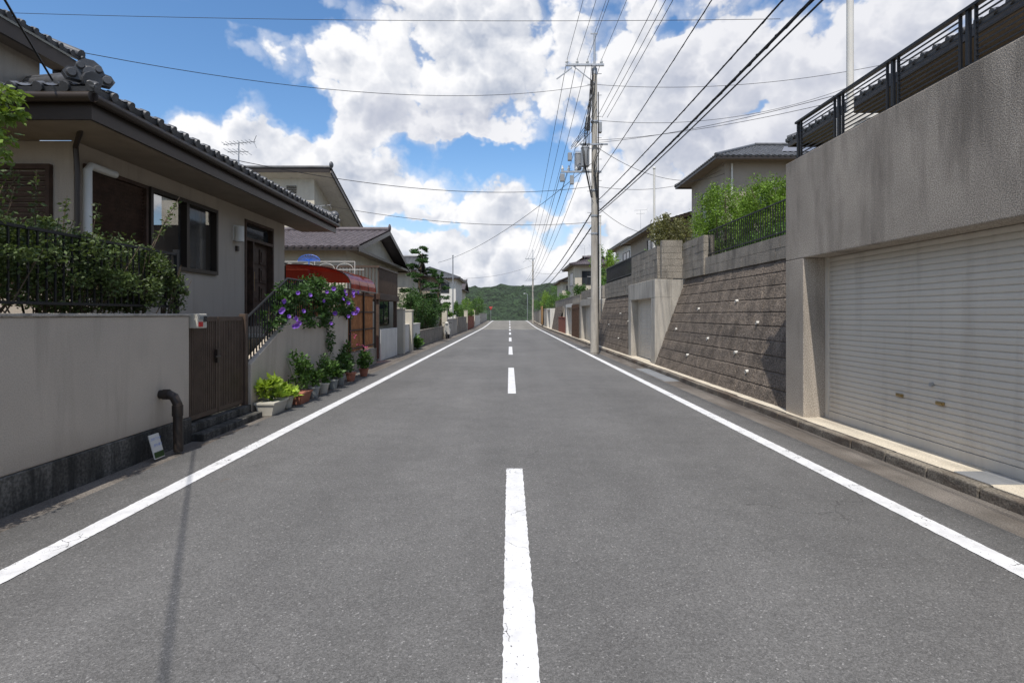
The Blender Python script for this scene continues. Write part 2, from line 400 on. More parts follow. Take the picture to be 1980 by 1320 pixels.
# ------------------------------------------------------------------ foliage
def leafcloud(mb, c, r, n, size, clumps=14, tight=.32, up=.3, rr=None, fill=.55):
    rr = rr or R
    cl = []
    for i in range(clumps):
        while True:
            p = Vector((rr.uniform(-1, 1), rr.uniform(-1, 1), rr.uniform(-1, 1)))
            if fill < p.length < 1 or (p.length < 1 and rr.random() < .35): break
        cl.append((p * .82, rr.uniform(.6, 1.3)))
    v = []; f = []
    for i in range(n):
        p0, s = rr.choice(cl)
        g = Vector((rr.gauss(0, 1), rr.gauss(0, 1), rr.gauss(0, 1))); g = g.normalized() * (rr.random() ** .5)
        p = p0 + g * tight * s
        P = Vector((c[0] + p.x * r[0], c[1] + p.y * r[1], c[2] + p.z * r[2]))
        d = Vector((rr.gauss(0, 1), rr.gauss(0, 1), rr.gauss(0, .6) + up)).normalized()
        w = d.cross(Vector((rr.gauss(0, 1), rr.gauss(0, 1), rr.gauss(0, 1)))).normalized()
        s_ = size * rr.uniform(.6, 1.3); o = len(v)
        v += [P, P + d * s_ * .5 + w * s_ * .24, P + d * s_, P + d * s_ * .5 - w * s_ * .24]
        f.append((o, o + 1, o + 2, o + 3))
    mb.add(v, f)
def branches(mb, base, c, r, n, rad=.02, rr=None):
    rr = rr or R; base = Vector(base)
    for i in range(n):
        e = Vector((c[0] + rr.uniform(-.85, .85) * r[0], c[1] + rr.uniform(-.85, .85) * r[1], c[2] + rr.uniform(-.2, .85) * r[2]))
        m1 = base.lerp(e, .5) + Vector((rr.uniform(-.1, .1) * r[0], rr.uniform(-.1, .1) * r[1], .1 * r[2]))
        mb.tube([base, m1, e], [rad, rad * .65, rad * .25], 5)
def shrub(name, label, cat, base, c, r, n, size, m, clumps=16, tight=.32, nb=10, rad=.02, group=None, fill=.55, up=.3):
    t = thing(name, label, cat, base, group)
    b = MB(); branches(b, base, c, (r[0] * .8, r[1] * .8, r[2] * .8), nb, rad); b.make('stem', BARK, t, smooth=True)
    l = MB(); leafcloud(l, c, r, n, size, clumps, tight, up, fill=fill); l.make('foliage', m, t)
    return t

# ------------------------------------------------------------------ roofs / houses
def tiled(mb, e0, e1, up, hip0=0, hip1=0, period=.28, course=.26, amp=.028, caps=True, sub=6):
    e0 = Vector(e0); e1 = Vector(e1); up = Vector(up); L_ = (e1 - e0).length; a = (e1 - e0) / L_
    hl = math.hypot(up.x, up.y); nrm = a.cross(up).normalized()
    if nrm.z < 0: nrm = -nrm
    ns = max(2, int(L_ / period)); per = L_ / ns; nc = max(1, int(up.length / course))
    rows = []
    for c in range(nc):
        rows.append((c / nc, .022)); rows.append(((c + 1) / nc - .001, 0.0))
    v = []; f = []; cols = ns * sub
    for t, h in rows:
        for i in range(cols + 1):
            s = i / cols * L_; ph = (i % sub) / sub
            s2 = min(max(s, hip0 * t * hl), L_ - hip1 * t * hl)
            w = math.cos(2 * math.pi * ph); z = amp * (w if w > 0 else w * .35)
            v.append(e0 + a * s2 + up * t + nrm * (z + h + .03))
    W = cols + 1
    for j in range(len(rows) - 1):
        for i in range(cols): f.append((j * W + i, j * W + i + 1, (j + 1) * W + i + 1, (j + 1) * W + i))
    mb.add(v, f)
    u0 = e0 - nrm * .03; u1 = e1 - nrm * .03; u2 = e1 + up - a * hip1 * hl - nrm * .03; u3 = e0 + up + a * hip0 * hl - nrm * .03
    mb.poly(u0, u1, u2, u3)
    q0 = e0 + nrm * .035; q1 = e1 + nrm * .035
    mb.poly(u0, u1, q1, q0)
    if caps:
        ud = up.normalized()
        for i in range(ns + 1):
            p = e0 + a * (i * per) + nrm * .035
            mb.cyl(p - ud * .035, p + ud * .06, .052, .052, 10)

def pbox(mb, axis, side, pos, a0, a1, z0, z1, d0, d1):
    if axis == 'x': mb.box(pos + side * d0, pos + side * d1, a0, a1, z0, z1)
    else: mb.box(a0, a1, pos + side * d0, pos + side * d1, z0, z1)
def window(parent, axis, side, pos, a0, a1, z0, z1, fm=DBROWN, split=1, glass=GLASS, w=.05, proud=.05):
    fr = MB()
    pbox(fr, axis, side, pos, a0, a1, z0, z0 + w, .002, proud); pbox(fr, axis, side, pos, a0, a1, z1 - w, z1, .002, proud)
    pbox(fr, axis, side, pos, a0, a0 + w, z0 + w, z1 - w, .002, proud); pbox(fr, axis, side, pos, a1 - w, a1, z0 + w, z1 - w, .002, proud)
    for i in range(split):
        c = a0 + (a1 - a0) * (i + 1) / (split + 1); pbox(fr, axis, side, pos, c - w * .4, c + w * .4, z0 + w, z1 - w, .004, proud - .008)
    pane = MB(); pbox(pane, axis, side, pos, a0 + w, a1 - w, z0 + w, z1 - w, .003, .015)
    o = pane.make('window', glass, parent); fr.make('frame', fm, o)
    return o
def house(name, label, x0, x1, y0, y1, z0, zh, ridge, rise, over=.6, wm=CREAM, rm=TILE, wins=(), fascia=DBROWN, hip=False, period=.28, cat='house'):
    t = thing(name, label, cat, ((x0 + x1) / 2, (y0 + y1) / 2, z0))
    w = MB(); w.box(x0, x1, y0, y1, z0 - .3, zh)
    ra = MB(); fa = MB(); X0, X1, Y0, Y1 = x0 - over, x1 + over, y0 - over, y1 + over
    if ridge == 'x':
        ym = (y0 + y1) / 2; sl = rise / (ym - Y0); zr = zh + rise
        if not hip:
            for xx in (x0, x1): w.poly((xx, y0, zh - .01), (xx, y1, zh - .01), (xx, ym, zh + sl * (ym - y0)))
        h = 1 if hip else 0
        tiled(ra, (X0, Y0, zh), (X1, Y0, zh), (0, ym - Y0, rise), h, h, period)
        tiled(ra, (X1, Y1, zh), (X0, Y1, zh), (0, ym - Y1, rise), h, h, period)
        if hip:
            hh = (ym - Y0)
            tiled(ra, (X1, Y0, zh), (X1, Y1, zh), (-hh, 0, rise), 1, 1, period); tiled(ra, (X0, Y1, zh), (X0, Y0, zh), (hh, 0, rise), 1, 1, period)
            ra.tube([(X0 + hh, ym, zr + .08), (X1 - hh, ym, zr + .08)], .11, 8)
            for a, b, c, d in ((X0, Y0, X0 + hh, ym), (X0, Y1, X0 + hh, ym), (X1, Y0, X1 - hh, ym), (X1, Y1, X1 - hh, ym)): ra.tube([(a, b, zh + .08), (c, d, zr + .08)], .08, 8)
        else:
            ra.tube([(X0 - .02, ym, zr + .09), (X1 + .02, ym, zr + .09)], .13, 10); ra.box(X0, X1, ym - .1, ym + .1, zr - .02, zr + .07)
            for xx in (X0, X1):
                ra.ell((xx, ym, zr + .17), (.07, .17, .2), 10, 7)
                for ye in (Y0, Y1): fa.bar((xx, ye, zh - .09), (xx, ym, zr - .09), .05, .2)
    else:
        xm = (x0 + x1) / 2; sl = rise / (xm - X0); zr = zh + rise
        if not hip:
            for yy in (y0, y1): w.poly((x0, yy, zh - .01), (x1, yy, zh - .01), (xm, yy, zh + sl * (xm - x0)))
        h = 1 if hip else 0
        tiled(ra, (X0, Y1, zh), (X0, Y0, zh), (xm - X0, 0, rise), h, h, period)
        tiled(ra, (X1, Y0, zh), (X1, Y1, zh), (xm - X1, 0, rise), h, h, period)
        if hip:
            hh = xm - X0
            tiled(ra, (X0, Y0, zh), (X1, Y0, zh), (0, hh, rise), 1, 1, period); tiled(ra, (X1, Y1, zh), (X0, Y1, zh), (0, -hh, rise), 1, 1, period)
            for a, b, c, d in ((X0, Y0, xm, Y0 + hh), (X1, Y0, xm, Y0 + hh), (X0, Y1, xm, Y1 - hh), (X1, Y1, xm, Y1 - hh)): ra.tube([(a, b, zh + .08), (c, d, zr + .08)], .08, 8)
            ra.tube([(xm, Y0 + hh, zr + .08), (xm, Y1 - hh, zr + .08)], .11, 8)
        else:
            ra.tube([(xm, Y0 - .02, zr + .09), (xm, Y1 + .02, zr + .09)], .13, 10)
            for yy in (Y0, Y1):
                ra.ell((xm, yy, zr + .17), (.17, .07, .2), 10, 7)
                for xe in (X0, X1): fa.bar((xe, yy, zh - .09), (xm, yy, zr - .09), .05, .2)
    so = MB(); so.box(X0 + .05, X1 - .05, Y0 + .05, Y1 - .05, zh - .06, zh - .035)
    fa.box(X0, X0 + .04, Y0, Y1, zh - .14, zh - .02); fa.box(X1 - .04, X1, Y0, Y1, zh - .14, zh - .02)
    fa.box(X0 + .04, X1 - .04, Y0, Y0 + .04, zh - .14, zh - .02); fa.box(X0 + .04, X1 - .04, Y1 - .04, Y1, zh - .14, zh - .02)
    w.make('wall', wm, t); ra.make('roof', rm, t, smooth=True); so.make('soffit', SOFF, t); fa.make('fascia', fascia, t)
    for wd in wins: window(t, *wd)
    return t

# ================================================================== LEFT SIDE
H = thing('house', 'beige single-storey house with grey tiled hip roof and brown windows', 'house', (-8.5, 10, 1.15))
HX = -5.4; y0, y1, z0, z1 = 7.05, 13.66, 1.0, 3.7
ops = [(7.2, 8.47, 1.7, 3.46), (8.5, 10.46, 2.27, 3.46), (11.6, 13.0, 1.3, 3.5)]
w = MB()
ysb = sorted({y0, y1} | {o[0] for o in ops} | {o[1] for o in ops}); zsb = sorted({z0, z1} | {o[2] for o in ops} | {o[3] for o in ops})
for i in range(len(ysb) - 1):
    for j in range(len(zsb) - 1):
        cy = (ysb[i] + ysb[i+1]) / 2; cz = (zsb[j] + zsb[j+1]) / 2
        if any(o[0] < cy < o[1] and o[2] < cz < o[3] for o in ops): continue
        w.poly((HX, ysb[i], zsb[j]), (HX, ysb[i+1], zsb[j]), (HX, ysb[i+1], zsb[j+1]), (HX, ysb[i], zsb[j+1]))
for a, b, c, d in ops:
    D = HX - .12
    w.poly((HX, a, c), (HX, b, c), (D, b, c), (D, a, c)); w.poly((HX, a, d), (HX, b, d), (D, b, d), (D, a, d))
    w.poly((HX, a, c), (HX, a, d), (D, a, d), (D, a, c)); w.poly((HX, b, c), (HX, b, d), (D, b, d), (D, b, c))
w.poly((-14, y0, z0), (HX, y0, z0), (HX, y0, z1), (-14, y0, z1)); w.poly((-14, y1, z0), (HX, y1, z0), (HX, y1, z1), (-14, y1, z1))
w.box(-14, -9, -2, 10.9, 3.0, 6.4)
w.make('wall', HOUSEW, H)
fr = MB(); a, b, c, d = ops[1]; X = HX - .06
for q in ((a, b, c, c + .06), (a, b, d - .06, d), (a, a + .06, c + .06, d - .06), (b - .06, b, c + .06, d - .06), ((a + b) / 2 - .04, (a + b) / 2 + .04, c + .06, d - .06)):
    fr.box(X, HX + .05, q[0], q[1], q[2], q[3])
pn = MB(); pn.box(X, X + .01, a + .03, b - .03, c + .03, d - .03)
wi = pn.make('window', GLASSC, H); fr.make('frame', DBROWN, wi)
cu = MB(); v = []
for i in range(35):
    yy = b - (b - a) * .43 * (1 - i / 34); xx = HX - .2 + .03 * math.sin(i * 1.3) + .01 * math.sin(i * .4); v += [(xx, yy, c), (xx, yy, d)]
cu.add(v, [(2*i, 2*i+1, 2*i+3, 2*i+2) for i in range(34)])
cu.make('curtain', CURT, wi, smooth=True)
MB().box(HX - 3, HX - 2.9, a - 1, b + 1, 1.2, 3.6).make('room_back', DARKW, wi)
lo = MB(); a, b, c, d = ops[0]
zz = c
while zz < d - .05:
    lo.add([(HX - .05, a, zz), (HX - .05, b, zz), (HX - .01, b, zz + .05), (HX - .01, a, zz + .05), (HX - .05, a, zz + .055), (HX - .05, b, zz + .055)], [(0, 1, 2, 3), (3, 2, 5, 4)]); zz += .055
for q in ((a, a + .05), (b - .05, b)): lo.box(HX - .06, HX + .03, q[0], q[1], c, d)
lo.box(HX - .06, HX + .03, a + .05, b - .05, d - .05, d)
lo.make('shutter', DARKW, H)
do = MB(); a, b, c, d = ops[2]; X = HX - .1
do.box(X - .04, X, a, b, c, d)
for q in ((a, a + .06, c, d), (b - .06, b, c, d), (a + .06, b - .06, d - .06, d), (a + .06, b - .06, d - .42, d - .36), ((a + .35), (a + .4), c, d - .42)): do.box(X + .002, HX + .02, q[0], q[1], q[2], q[3])
for i in range(2):
    for j in range(4):
        yy = a + .5 + i * .38; zz = c + .15 + j * .4; do.box(X + .002, X + .03, yy, yy + .3, zz, zz + .32); do.box(X + .03, X + .045, yy + .05, yy + .25, zz + .05, zz + .27)
dd = do.make('door', DARKW, H)
MB().box(X + .003, X + .012, a + .07, b - .07, d - .35, d - .07).make('transom', GLASS, dd)
MB().cyl((X + .09, a + .45, c + .75), (X + .09, a + .45, c + 1.15), .014).make('handle', BRASS, dd, smooth=True)
l = MB(); l.box(HX, HX + .03, 11.1, 11.25, 3.0, 3.3); l.cyl((HX + .1, 11.17, 2.98), (HX + .1, 11.17, 3.28), .085, .085, 14); l.make('wall_lamp', PVCW, H, smooth=True)
l = MB(); l.box(HX, HX + .05, 11.2, 11.27, 2.8, 2.9); l.make('doorbell', DBROWN, H)
p = MB(); p.tube([(-5.28, 7.62, 3.42), (-5.28, 7.18, 3.42), (-5.28, 7.12, 3.36), (-5.28, 7.12, 1.2)], .05, 10); p.make('downpipe', PVCW, H, smooth=True)
s = MB()
for i in range(22): s.box(-7.6, -5.7, 7.0, 7.03, 1.9 + i * .065, 1.945 + i * .065)
s.box(-7.65, -7.6, 6.98, 7.04, 1.85, 3.4); s.box(-5.7, -5.65, 6.98, 7.04, 1.85, 3.4); s.box(-7.6, -5.7, 6.98, 7.04, 3.34, 3.4)
s.make('shutter', DARKW, H)
ra = MB(); EX, EY0, EY1, EZ = -4.5, 6.15, 14.95, 3.98
tiled(ra, (EX, EY0, EZ), (EX, EY1, EZ), (-4.5, 0, 1.8), hip0=1, hip1=0)
tiled(ra, (-14.5, EY0, EZ), (EX, EY0, EZ), (0, 4.5, 1.8), hip0=0, hip1=1)
ra.tube([(EX, EY0, EZ + .1), (-9, EY0 + 4.5, EZ + 1.9)], .09, 10); ra.tube([(EX - .1, EY0 + .1, EZ + .2), (-9, EY0 + 4.5, EZ + 1.98)], .05, 8)
ra.tube([(EX - .02, EY1, EZ + .1), (-9, EY1, EZ + 1.9)], .09, 10); ra.ell((EX - .1, EY1, EZ + .17), (.12, .1, .12), 12, 8); ra.ell((EX - .55, EY1, EZ + .33), (.08, .08, .1), 12, 8)
tiled(ra, (-8.5, -3, 6.6), (-8.5, 11.3, 6.6), (-3, 0, 1.2))
ra.tube([(-8.5, 11.3, 6.7), (-11.5, 11.3, 7.9)], .1, 10)
rf = ra.make('roof', TILE, H, smooth=True)
orn = MB()
cx, cy, cz = EX - .14, EY0 + .14, EZ + .18
pl = [(-.21, -.06), (-.25, .0), (-.21, .06), (-.15, .07), (-.12, .14), (-.05, .19), (.03, .19), (.1, .14), (.13, .07), (.19, .06), (.23, .0), (.19, -.06)]
dr = Vector((.7, -.7, 0)); sd = Vector((.7, .7, 0)); C0 = Vector((cx, cy, cz))
fr_ = [C0 + sd * u + Vector((0, 0, h)) + dr * .05 for u, h in pl]; bk_ = [C0 + sd * u + Vector((0, 0, h)) - dr * .05 for u, h in pl]; n_ = len(pl)
orn.add(fr_ + bk_, [tuple(range(n_)), tuple(range(2 * n_ - 1, n_ - 1, -1))] + [(i, n_ + i, n_ + (i + 1) % n_, (i + 1) % n_) for i in range(n_)])
for u, h, r_ in ((-.17, .0, .055), (.15, .0, .055), (-.09, .1, .045), (.07, .1, .045), (-.01, .04, .08)):
    q = C0 + sd * u + Vector((0, 0, h)) + dr * .05; orn.cyl(q, q + dr * .03, r_, r_ * .7, 14)
q = C0 + Vector((0, 0, -.06)) + dr * .05; orn.cyl(q, q + dr * .1, .06, .06, 14)
orn.make('ridge_ornament', TILE, rf)
so = MB(); so.box(HX - .02, EX - .1, EY0 + .12, EY1 - .1, 3.7, 3.73); so.box(-14, HX - .02, EY0 + .12, 7.04, 3.702, 3.73)
so.box(-9.0, -8.62, -2.9, 11.2, 6.36, 6.4)
so.make('soffit', SOFF, H)
fa = MB(); fa.box(EX - .1, EX - .06, EY0 + .06, EY1, 3.68, 3.93); fa.box(-14.4, EX - .1, EY0 + .06, EY0 + .1, 3.68, 3.93)
fa.box(-8.62, -8.56, -2.9, 11.25, 6.3, 6.56); fa.bar((EX - .03, EY1 - .02, 3.86), (-9, EY1 - .02, 5.66), .05, .22)
fa.box(-9, -8.62, 11.2, 11.25, 6.3, 6.56)
fa.make('fascia', DBROWN, H)
g = MB(); g.tube([(EX - .01, EY0 + .02, 3.9), (EX - .01, EY1, 3.88)], .055, 10); g.tube([(EX - .01, EY0 - .01, 3.9), (-14.4, EY0 - .01, 3.9)], .055, 10)
g.make('rain_gutter', DBROWN, H, smooth=True)
g = MB()
g.tube([(EX - .15, EY0 + .15, 3.88), (-5.3, 6.95, 3.6), (-5.3, 6.98, 3.3), (-5.3, 6.98, 1.2)], .03, 8); g.make('downpipe', DBROWN, H, smooth=True, label='thin brown downpipe running from the eave corner')

def antenna(loc, h, label, k=1):
    t = thing('television_antenna', label, 'antenna', loc)
    x, y, z = loc
    MB().cyl((x, y, z), (x, y, z + h), .014).make('mast', STEEL, t)
    a = MB(); a.cyl((x - .55 * k, y, z + h - .05), (x + .6 * k, y, z + h + .02), .009)
    for i in range(8): a.cyl((x - .5 * k + i * .14 * k, y - .25 * k, z + h - .04 + i * .008), (x - .5 * k + i * .14 * k, y + .25 * k, z + h - .04 + i * .008), .005, n=6)
    for s_ in (-1, 1): a.cyl((x + .55 * k, y, z + h + .02), (x + .68 * k, y - .05, z + h + s_ * .22 * k), .006, n=6)
    a.cyl((x - .4 * k, y, z + h - .35 * k), (x + .35 * k, y, z + h - .33 * k), .009)
    for i in range(5): a.cyl((x - .35 * k + i * .16 * k, y - .4 * k, z + h - .35 * k), (x - .35 * k + i * .16 * k, y + .4 * k, z + h - .35 * k), .005, n=6)
    a.make('element', STEEL, t)
antenna((-5.9, 12.4, 4.55), .75, 'thin metal television antenna standing on the grey tiled roof', .6)

bw = thing('boundary_wall', 'low beige rendered garden wall on a stained dark footing', 'wall', (-4.0, 2, 0))
MB().box(-4.1, -3.9, -12, 6.93, .3, 1.53).make('wall', WALLB, bw, bevel=.012)
MB().box(-4.12, -3.88, -12, 6.95, -.05, .298).make('footing', FOOT, bw, bevel=.01)
MB().box(-4.115, -3.885, -12, 6.94, 1.532, 1.56).make('coping', CONC, bw, bevel=.006)
def bars(mb, x, ya, yb, za, zb, step, r=.009, zfun=None):
    n = int((yb - ya) / step)
    for i in range(n + 1):
        y_ = ya + i * step; dz = zfun(y_) if zfun else 0
        mb.box(x - r, x + r, y_ - r, y_ + r, za + dz, zb + dz)
fn = thing('fence', 'dark metal bar fence on the beige garden wall', 'fence', (-4.02, 2, 1.56))
b = MB(); bars(b, -4.02, -1.9, 6.85, 1.66, 2.26, .095, .007); b.make('bar', BLACKM, fn)
b = MB(); b.box(-4.04, -4.0, -2, 6.88, 2.26, 2.285); b.box(-4.04, -4.0, -2, 6.88, 1.635, 1.66); b.make('rail', BLACKM, fn)
for y_ in (-2, 0, 2.2, 4.4, 6.86): MB().box(-4.045, -3.995, y_ - .025, y_ + .025, 1.56, 2.33).make('post', BLACKM, fn)
t = thing('garden_shrub', 'dense green garden shrub growing through and over the bar fence', 'shrub', (-4.6, 4.5, 1.15))
b = MB(); l = MB()
for cx, cy, cz, rx, ry, rz, n in ((-4.4, 6.15, 2.0, .5, .6, .45, 5200), (-4.4, 5.4, 2.12, .5, .7, .45, 5400), (-4.45, 4.7, 2.14, .5, .8, .45, 5400), (-4.1, 6.4, 1.92, .28, .5, .42, 4400), (-4.03, 6.75, 1.85, .2, .25, .32, 1200), (-4.05, 5.3, 1.95, .22, .9, .4, 4400), (-4.05, 4.3, 1.95, .22, .9, .38, 4200),
                                  (-4.7, 3.6, 2.15, .6, .8, .45, 4000), (-4.3, 5.6, 1.75, .35, 1.2, .25, 3200), (-4.1, 3.4, 1.9, .3, .8, .35, 2600)):
    leafcloud(l, (cx, cy, cz), (rx, ry, rz), n, .045, 24, .3)
    branches(b, (cx - .1, cy, 1.1), (cx, cy, cz), (rx, ry, rz * 1.2), 14, .01)
for i in range(18):
    x_ = -4.35 + R.uniform(-.3, .25); y_ = R.uniform(3.6, 6.6); e = Vector((x_ + R.uniform(0, .4), y_ + R.uniform(-.2, .3), 2.62 + R.uniform(0, .3)))
    b.tube([(x_, y_, 2.1), e.lerp(Vector((x_, y_, 2.1)), .4) + Vector((0, 0, .05)), e], [.006, .005, .002], 4)
    for k_ in range(9): leafcloud(l, Vector((x_, y_, 2.1)).lerp(e, .45 + k_ * .06), (.05, .05, .05), 5, .05, 3)
b.make('stem', BARK, t); l.make('foliage', LEAFB, t)
t = thing('garden_tree', 'leafy tree branch reaching over the beige garden wall', 'tree', (-4.9, 3.6, 1.15))
b = MB(); b.tube([(-4.9, 3.6, 1.1), (-4.85, 3.7, 2.2), (-4.6, 4.2, 3.1), (-4.2, 4.75, 3.45)], [.06, .05, .03, .01], 8); b.make('trunk', BARK, t, smooth=True)
l = MB(); leafcloud(l, (-4.27, 4.75, 3.32), (.24, .26, .17), 360, .075, 12, .4, up=-.4); leafcloud(l, (-4.38, 4.75, 3.02), (.2, .24, .22), 260, .075, 10, .4, up=-.4); l.make('crown', leafmat('leaf_fresh', (.14, .21, .035), .4), t)

gt = thing('gate', 'brown slatted double gate between the beige walls', 'gate', (-4, 7.8, .3))
for ya, yb in ((7.05, 7.78), (7.8, 8.52)):
    m_ = MB()
    m_.box(-4.03, -3.99, ya, yb, .22, .28); m_.box(-4.03, -3.99, ya, yb, 1.46, 1.52); m_.box(-4.03, -3.99, ya, ya + .05, .28, 1.46); m_.box(-4.03, -3.99, yb - .05, yb, .28, 1.46)
    n = 13
    for i in range(n):
        y_ = ya + .06 + (yb - ya - .12) * (i + .5) / n; m_.box(-4.025, -3.995, y_ - .014, y_ + .014, .28, 1.46)
    lf = m_.make('leaf', GATEM, gt)
MB().box(-4.06, -3.96, 6.955, 7.03, .0, 1.56).make('post', GATEM, gt, bevel=.005)
MB().box(-4.06, -3.96, 8.54, 8.62, .0, 1.56).make('post', GATEM, gt, bevel=.005)
MB().box(-3.985, -3.95, 7.7, 7.75, .9, 1.08).cyl((-3.96, 7.66, .98), (-3.96, 7.8, .98), .012).make('handle', DBROWN, gt)
st = thing('step', 'two low dark stone entrance steps below the brown gate', 'step', (-3.8, 7.8, 0))
MB().box(-4.3, -3.74, 6.97, 8.62, -.02, .085).make('tread', FOOT, st, bevel=.01); MB().box(-4.3, -3.9, 6.99, 8.6, .087, .19).make('tread', FOOT, st, bevel=.01)
st = MB()
for i in range(6): st.box(-5.3, -4.2, 8.5 + i * .3, 11.5, .22 + i * .16, .37 + i * .16)
st.box(-5.38, -4.16, 6.97, 8.5, 0, .218)
st.make('entrance_stair', CONC, label='concrete entrance stair climbing behind the gate', cat='stair')
ml = thing('mailbox', 'small cream mailbox with red sticker on the wall end', 'mailbox', (-3.9, 7.1, 1.35))
MB().box(-3.95, -3.83, 6.99, 7.21, 1.38, 1.56).make('box', POTW, ml, bevel=.012)
MB().box(-3.829, -3.822, 7.01, 7.1, 1.4, 1.46).make('sticker', RED, ml); MB().box(-3.829, -3.822, 7.12, 7.19, 1.46, 1.53).make('window', GLASS, ml)
MB().box(-3.829, -3.822, 7.02, 7.11, 1.49, 1.53).make('slot', POTG, ml)
p = MB(); p.tube([(-3.92, 6.35, .66), (-3.8, 6.35, .66), (-3.75, 6.36, .63), (-3.71, 6.36, .55), (-3.7, 6.36, .02)], .05, 14)
p.cyl((-3.71, 6.36, .42), (-3.71, 6.36, .54), .058, .058, 14); p.cyl((-3.86, 6.35, .66), (-3.8, 6.35, .66), .058, .058, 14)
p.make('drain_pipe', PIPEB, label='dark brown elbow drain pipe coming out of the garden wall', cat='pipe', smooth=True)
sg = thing('notice_board', 'small blue and white notice board leaning against the wall footing', 'sign', (-3.78, 6.05, 0))
def tilt(y, z, d=0): return (-3.74 - .28 * z + d, y, z)
s = MB(); s.add([tilt(6.0, .02), tilt(6.17, .02), tilt(6.17, .27), tilt(6.0, .27), tilt(6.0, .02, .01), tilt(6.17, .02, .01), tilt(6.17, .27, .01), tilt(6.0, .27, .01)],
                [(0, 1, 2, 3), (7, 6, 5, 4), (0, 4, 5, 1), (1, 5, 6, 2), (2, 6, 7, 3), (3, 7, 4, 0)]); s.make('board', PVCW, sg)
s = MB(); s.add([tilt(6.005, .03, .013), tilt(6.165, .03, .013), tilt(6.165, .09, .013), tilt(6.005, .09, .013)], [(0, 1, 2, 3)]); s.make('picture', LEAFD, sg)
def text(body, loc, size, rot, m, parent, name='lettering'):
    cu = bpy.data.curves.new(name, 'FONT'); cu.body = body; cu.size = size; cu.align_x = 'CENTER'
    o = bpy.data.objects.new(name, cu); COL.objects.link(o); dg = bpy.context.evaluated_depsgraph_get()
    me = bpy.data.meshes.new_from_object(o.evaluated_get(dg)); bpy.data.objects.remove(o)
    o = bpy.data.objects.new(name, me); COL.objects.link(o); me.materials.clear(); me.materials.append(m)
    M = Matrix.Translation(loc) @ rot.to_4x4(); me.transform(M)
    o.parent = parent; o.matrix_parent_inverse = Matrix.Translation(-Vector(parent.location)); return o
rotx = Matrix(((0, 0, 1), (1, 0, 0), (0, 1, 0)))
text('犬のフンは', (-3.74 - .28 * .22 + .02, 6.085, .215), .034, rotx, BLUEP, sg)
text('持ち帰り', (-3.74 - .28 * .15 + .024, 6.085, .15), .036, rotx, BLUEP, sg)

sw = thing('stair_wall', 'beige rendered wall with a sloping top beside the entrance stair', 'wall', (-4, 11, 0))
prof = [(8.64, -.05), (13.7, -.05), (13.7, 1.52), (10.25, 1.5), (8.64, .8)]
m_ = MB(); m_.add([(-3.92, y_, z_) for y_, z_ in prof] + [(-4.08, y_, z_) for y_, z_ in prof], [(0, 1, 2, 3, 4), (9, 8, 7, 6, 5)] + [(i, 5 + i, 5 + (i + 1) % 5, (i + 1) % 5) for i in range(5)])
m_.make('wall', WALLB, sw, bevel=.012)
fn = thing('stair_railing', 'black iron railing following the sloping stair wall', 'railing', (-4, 9.5, .8))
b = MB(); zf = lambda y_: min(1.5, .8 + (y_ - 8.64) * .435) - .8
bars(b, -4.0, 8.7, 11.6, .8, 1.5, .1, .009, zf); b.make('bar', BLACKM, fn)
b = MB(); b.tube([(-4, 8.66, 1.5), (-4, 10.25, 2.2), (-4, 11.65, 2.2)], .02, 6); b.make('rail', BLACKM, fn)

t = thing('morning_glory', 'morning glory vine with purple flowers draped over the beige wall', 'flowering vine', (-4.1, 11.5, 1.5))
l = MB(); l2 = MB()
for cx, cy, cz, rx, ry, rz, n in ((-4.0, 10.4, 1.85, .32, .8, .34, 2400), (-3.95, 11.6, 2.0, .34, .8, .34, 2700), (-3.95, 12.8, 1.9, .32, .8, .34, 2400), (-3.87, 11.6, 1.48, .12, 1.1, .28, 1000), (-3.85, 12.2, 1.05, .07, .18, .4, 200), (-4.0, 9.6, 1.5, .2, .5, .24, 450), (-3.92, 13.6, 1.72, .24, .5, .3, 900)):
    leafcloud(l, (cx, cy, cz), (rx, ry, rz), n, .075, 18, .34, up=-.2); branches(l2, (cx - .1, cy, 1.2), (cx, cy, cz), (rx, ry, rz), 8, .008)
l2.make('stem', BARK, t); l.make('foliage', LEAFD, t)
fl = MB(); v = [(0, 0, 0)]; n = 10
for i in range(n): a = 2 * math.pi * i / n; v.append((.05, .02 * math.cos(a), .02 * math.sin(a)))
for i in range(n): a = 2 * math.pi * i / n; v.append((.075, .052 * math.cos(a), .052 * math.sin(a)))
fl.add(v, [(0, 1 + i, 1 + (i + 1) % n) for i in range(n)] + [(1 + i, 11 + i, 11 + (i + 1) % n, 1 + (i + 1) % n) for i in range(n)])
f0 = fl.make('flower', PURPLE, t, smooth=True)
fps = []
for i in range(30):
    y_ = R.choice((R.uniform(12.4, 14.0), R.uniform(9.2, 10.4), R.uniform(9.6, 14.0)))
    fps.append((-3.67 + R.uniform(-.08, .05), y_, R.uniform(1.5, 2.2) if y_ > 12 else R.uniform(1.2, 2.0)))
for i, p_ in enumerate(fps):
    o = f0 if i == 0 else f0.copy()
    if i: COL.objects.link(o); o.parent = t; o.matrix_parent_inverse = f0.matrix_parent_inverse.copy()
    o.location = p_; o.rotation_euler = (0, R.uniform(-.5, .3), R.uniform(-1.3, -.1)); s_ = R.uniform(.65, 1.0); o.scale = (s_, s_, s_)

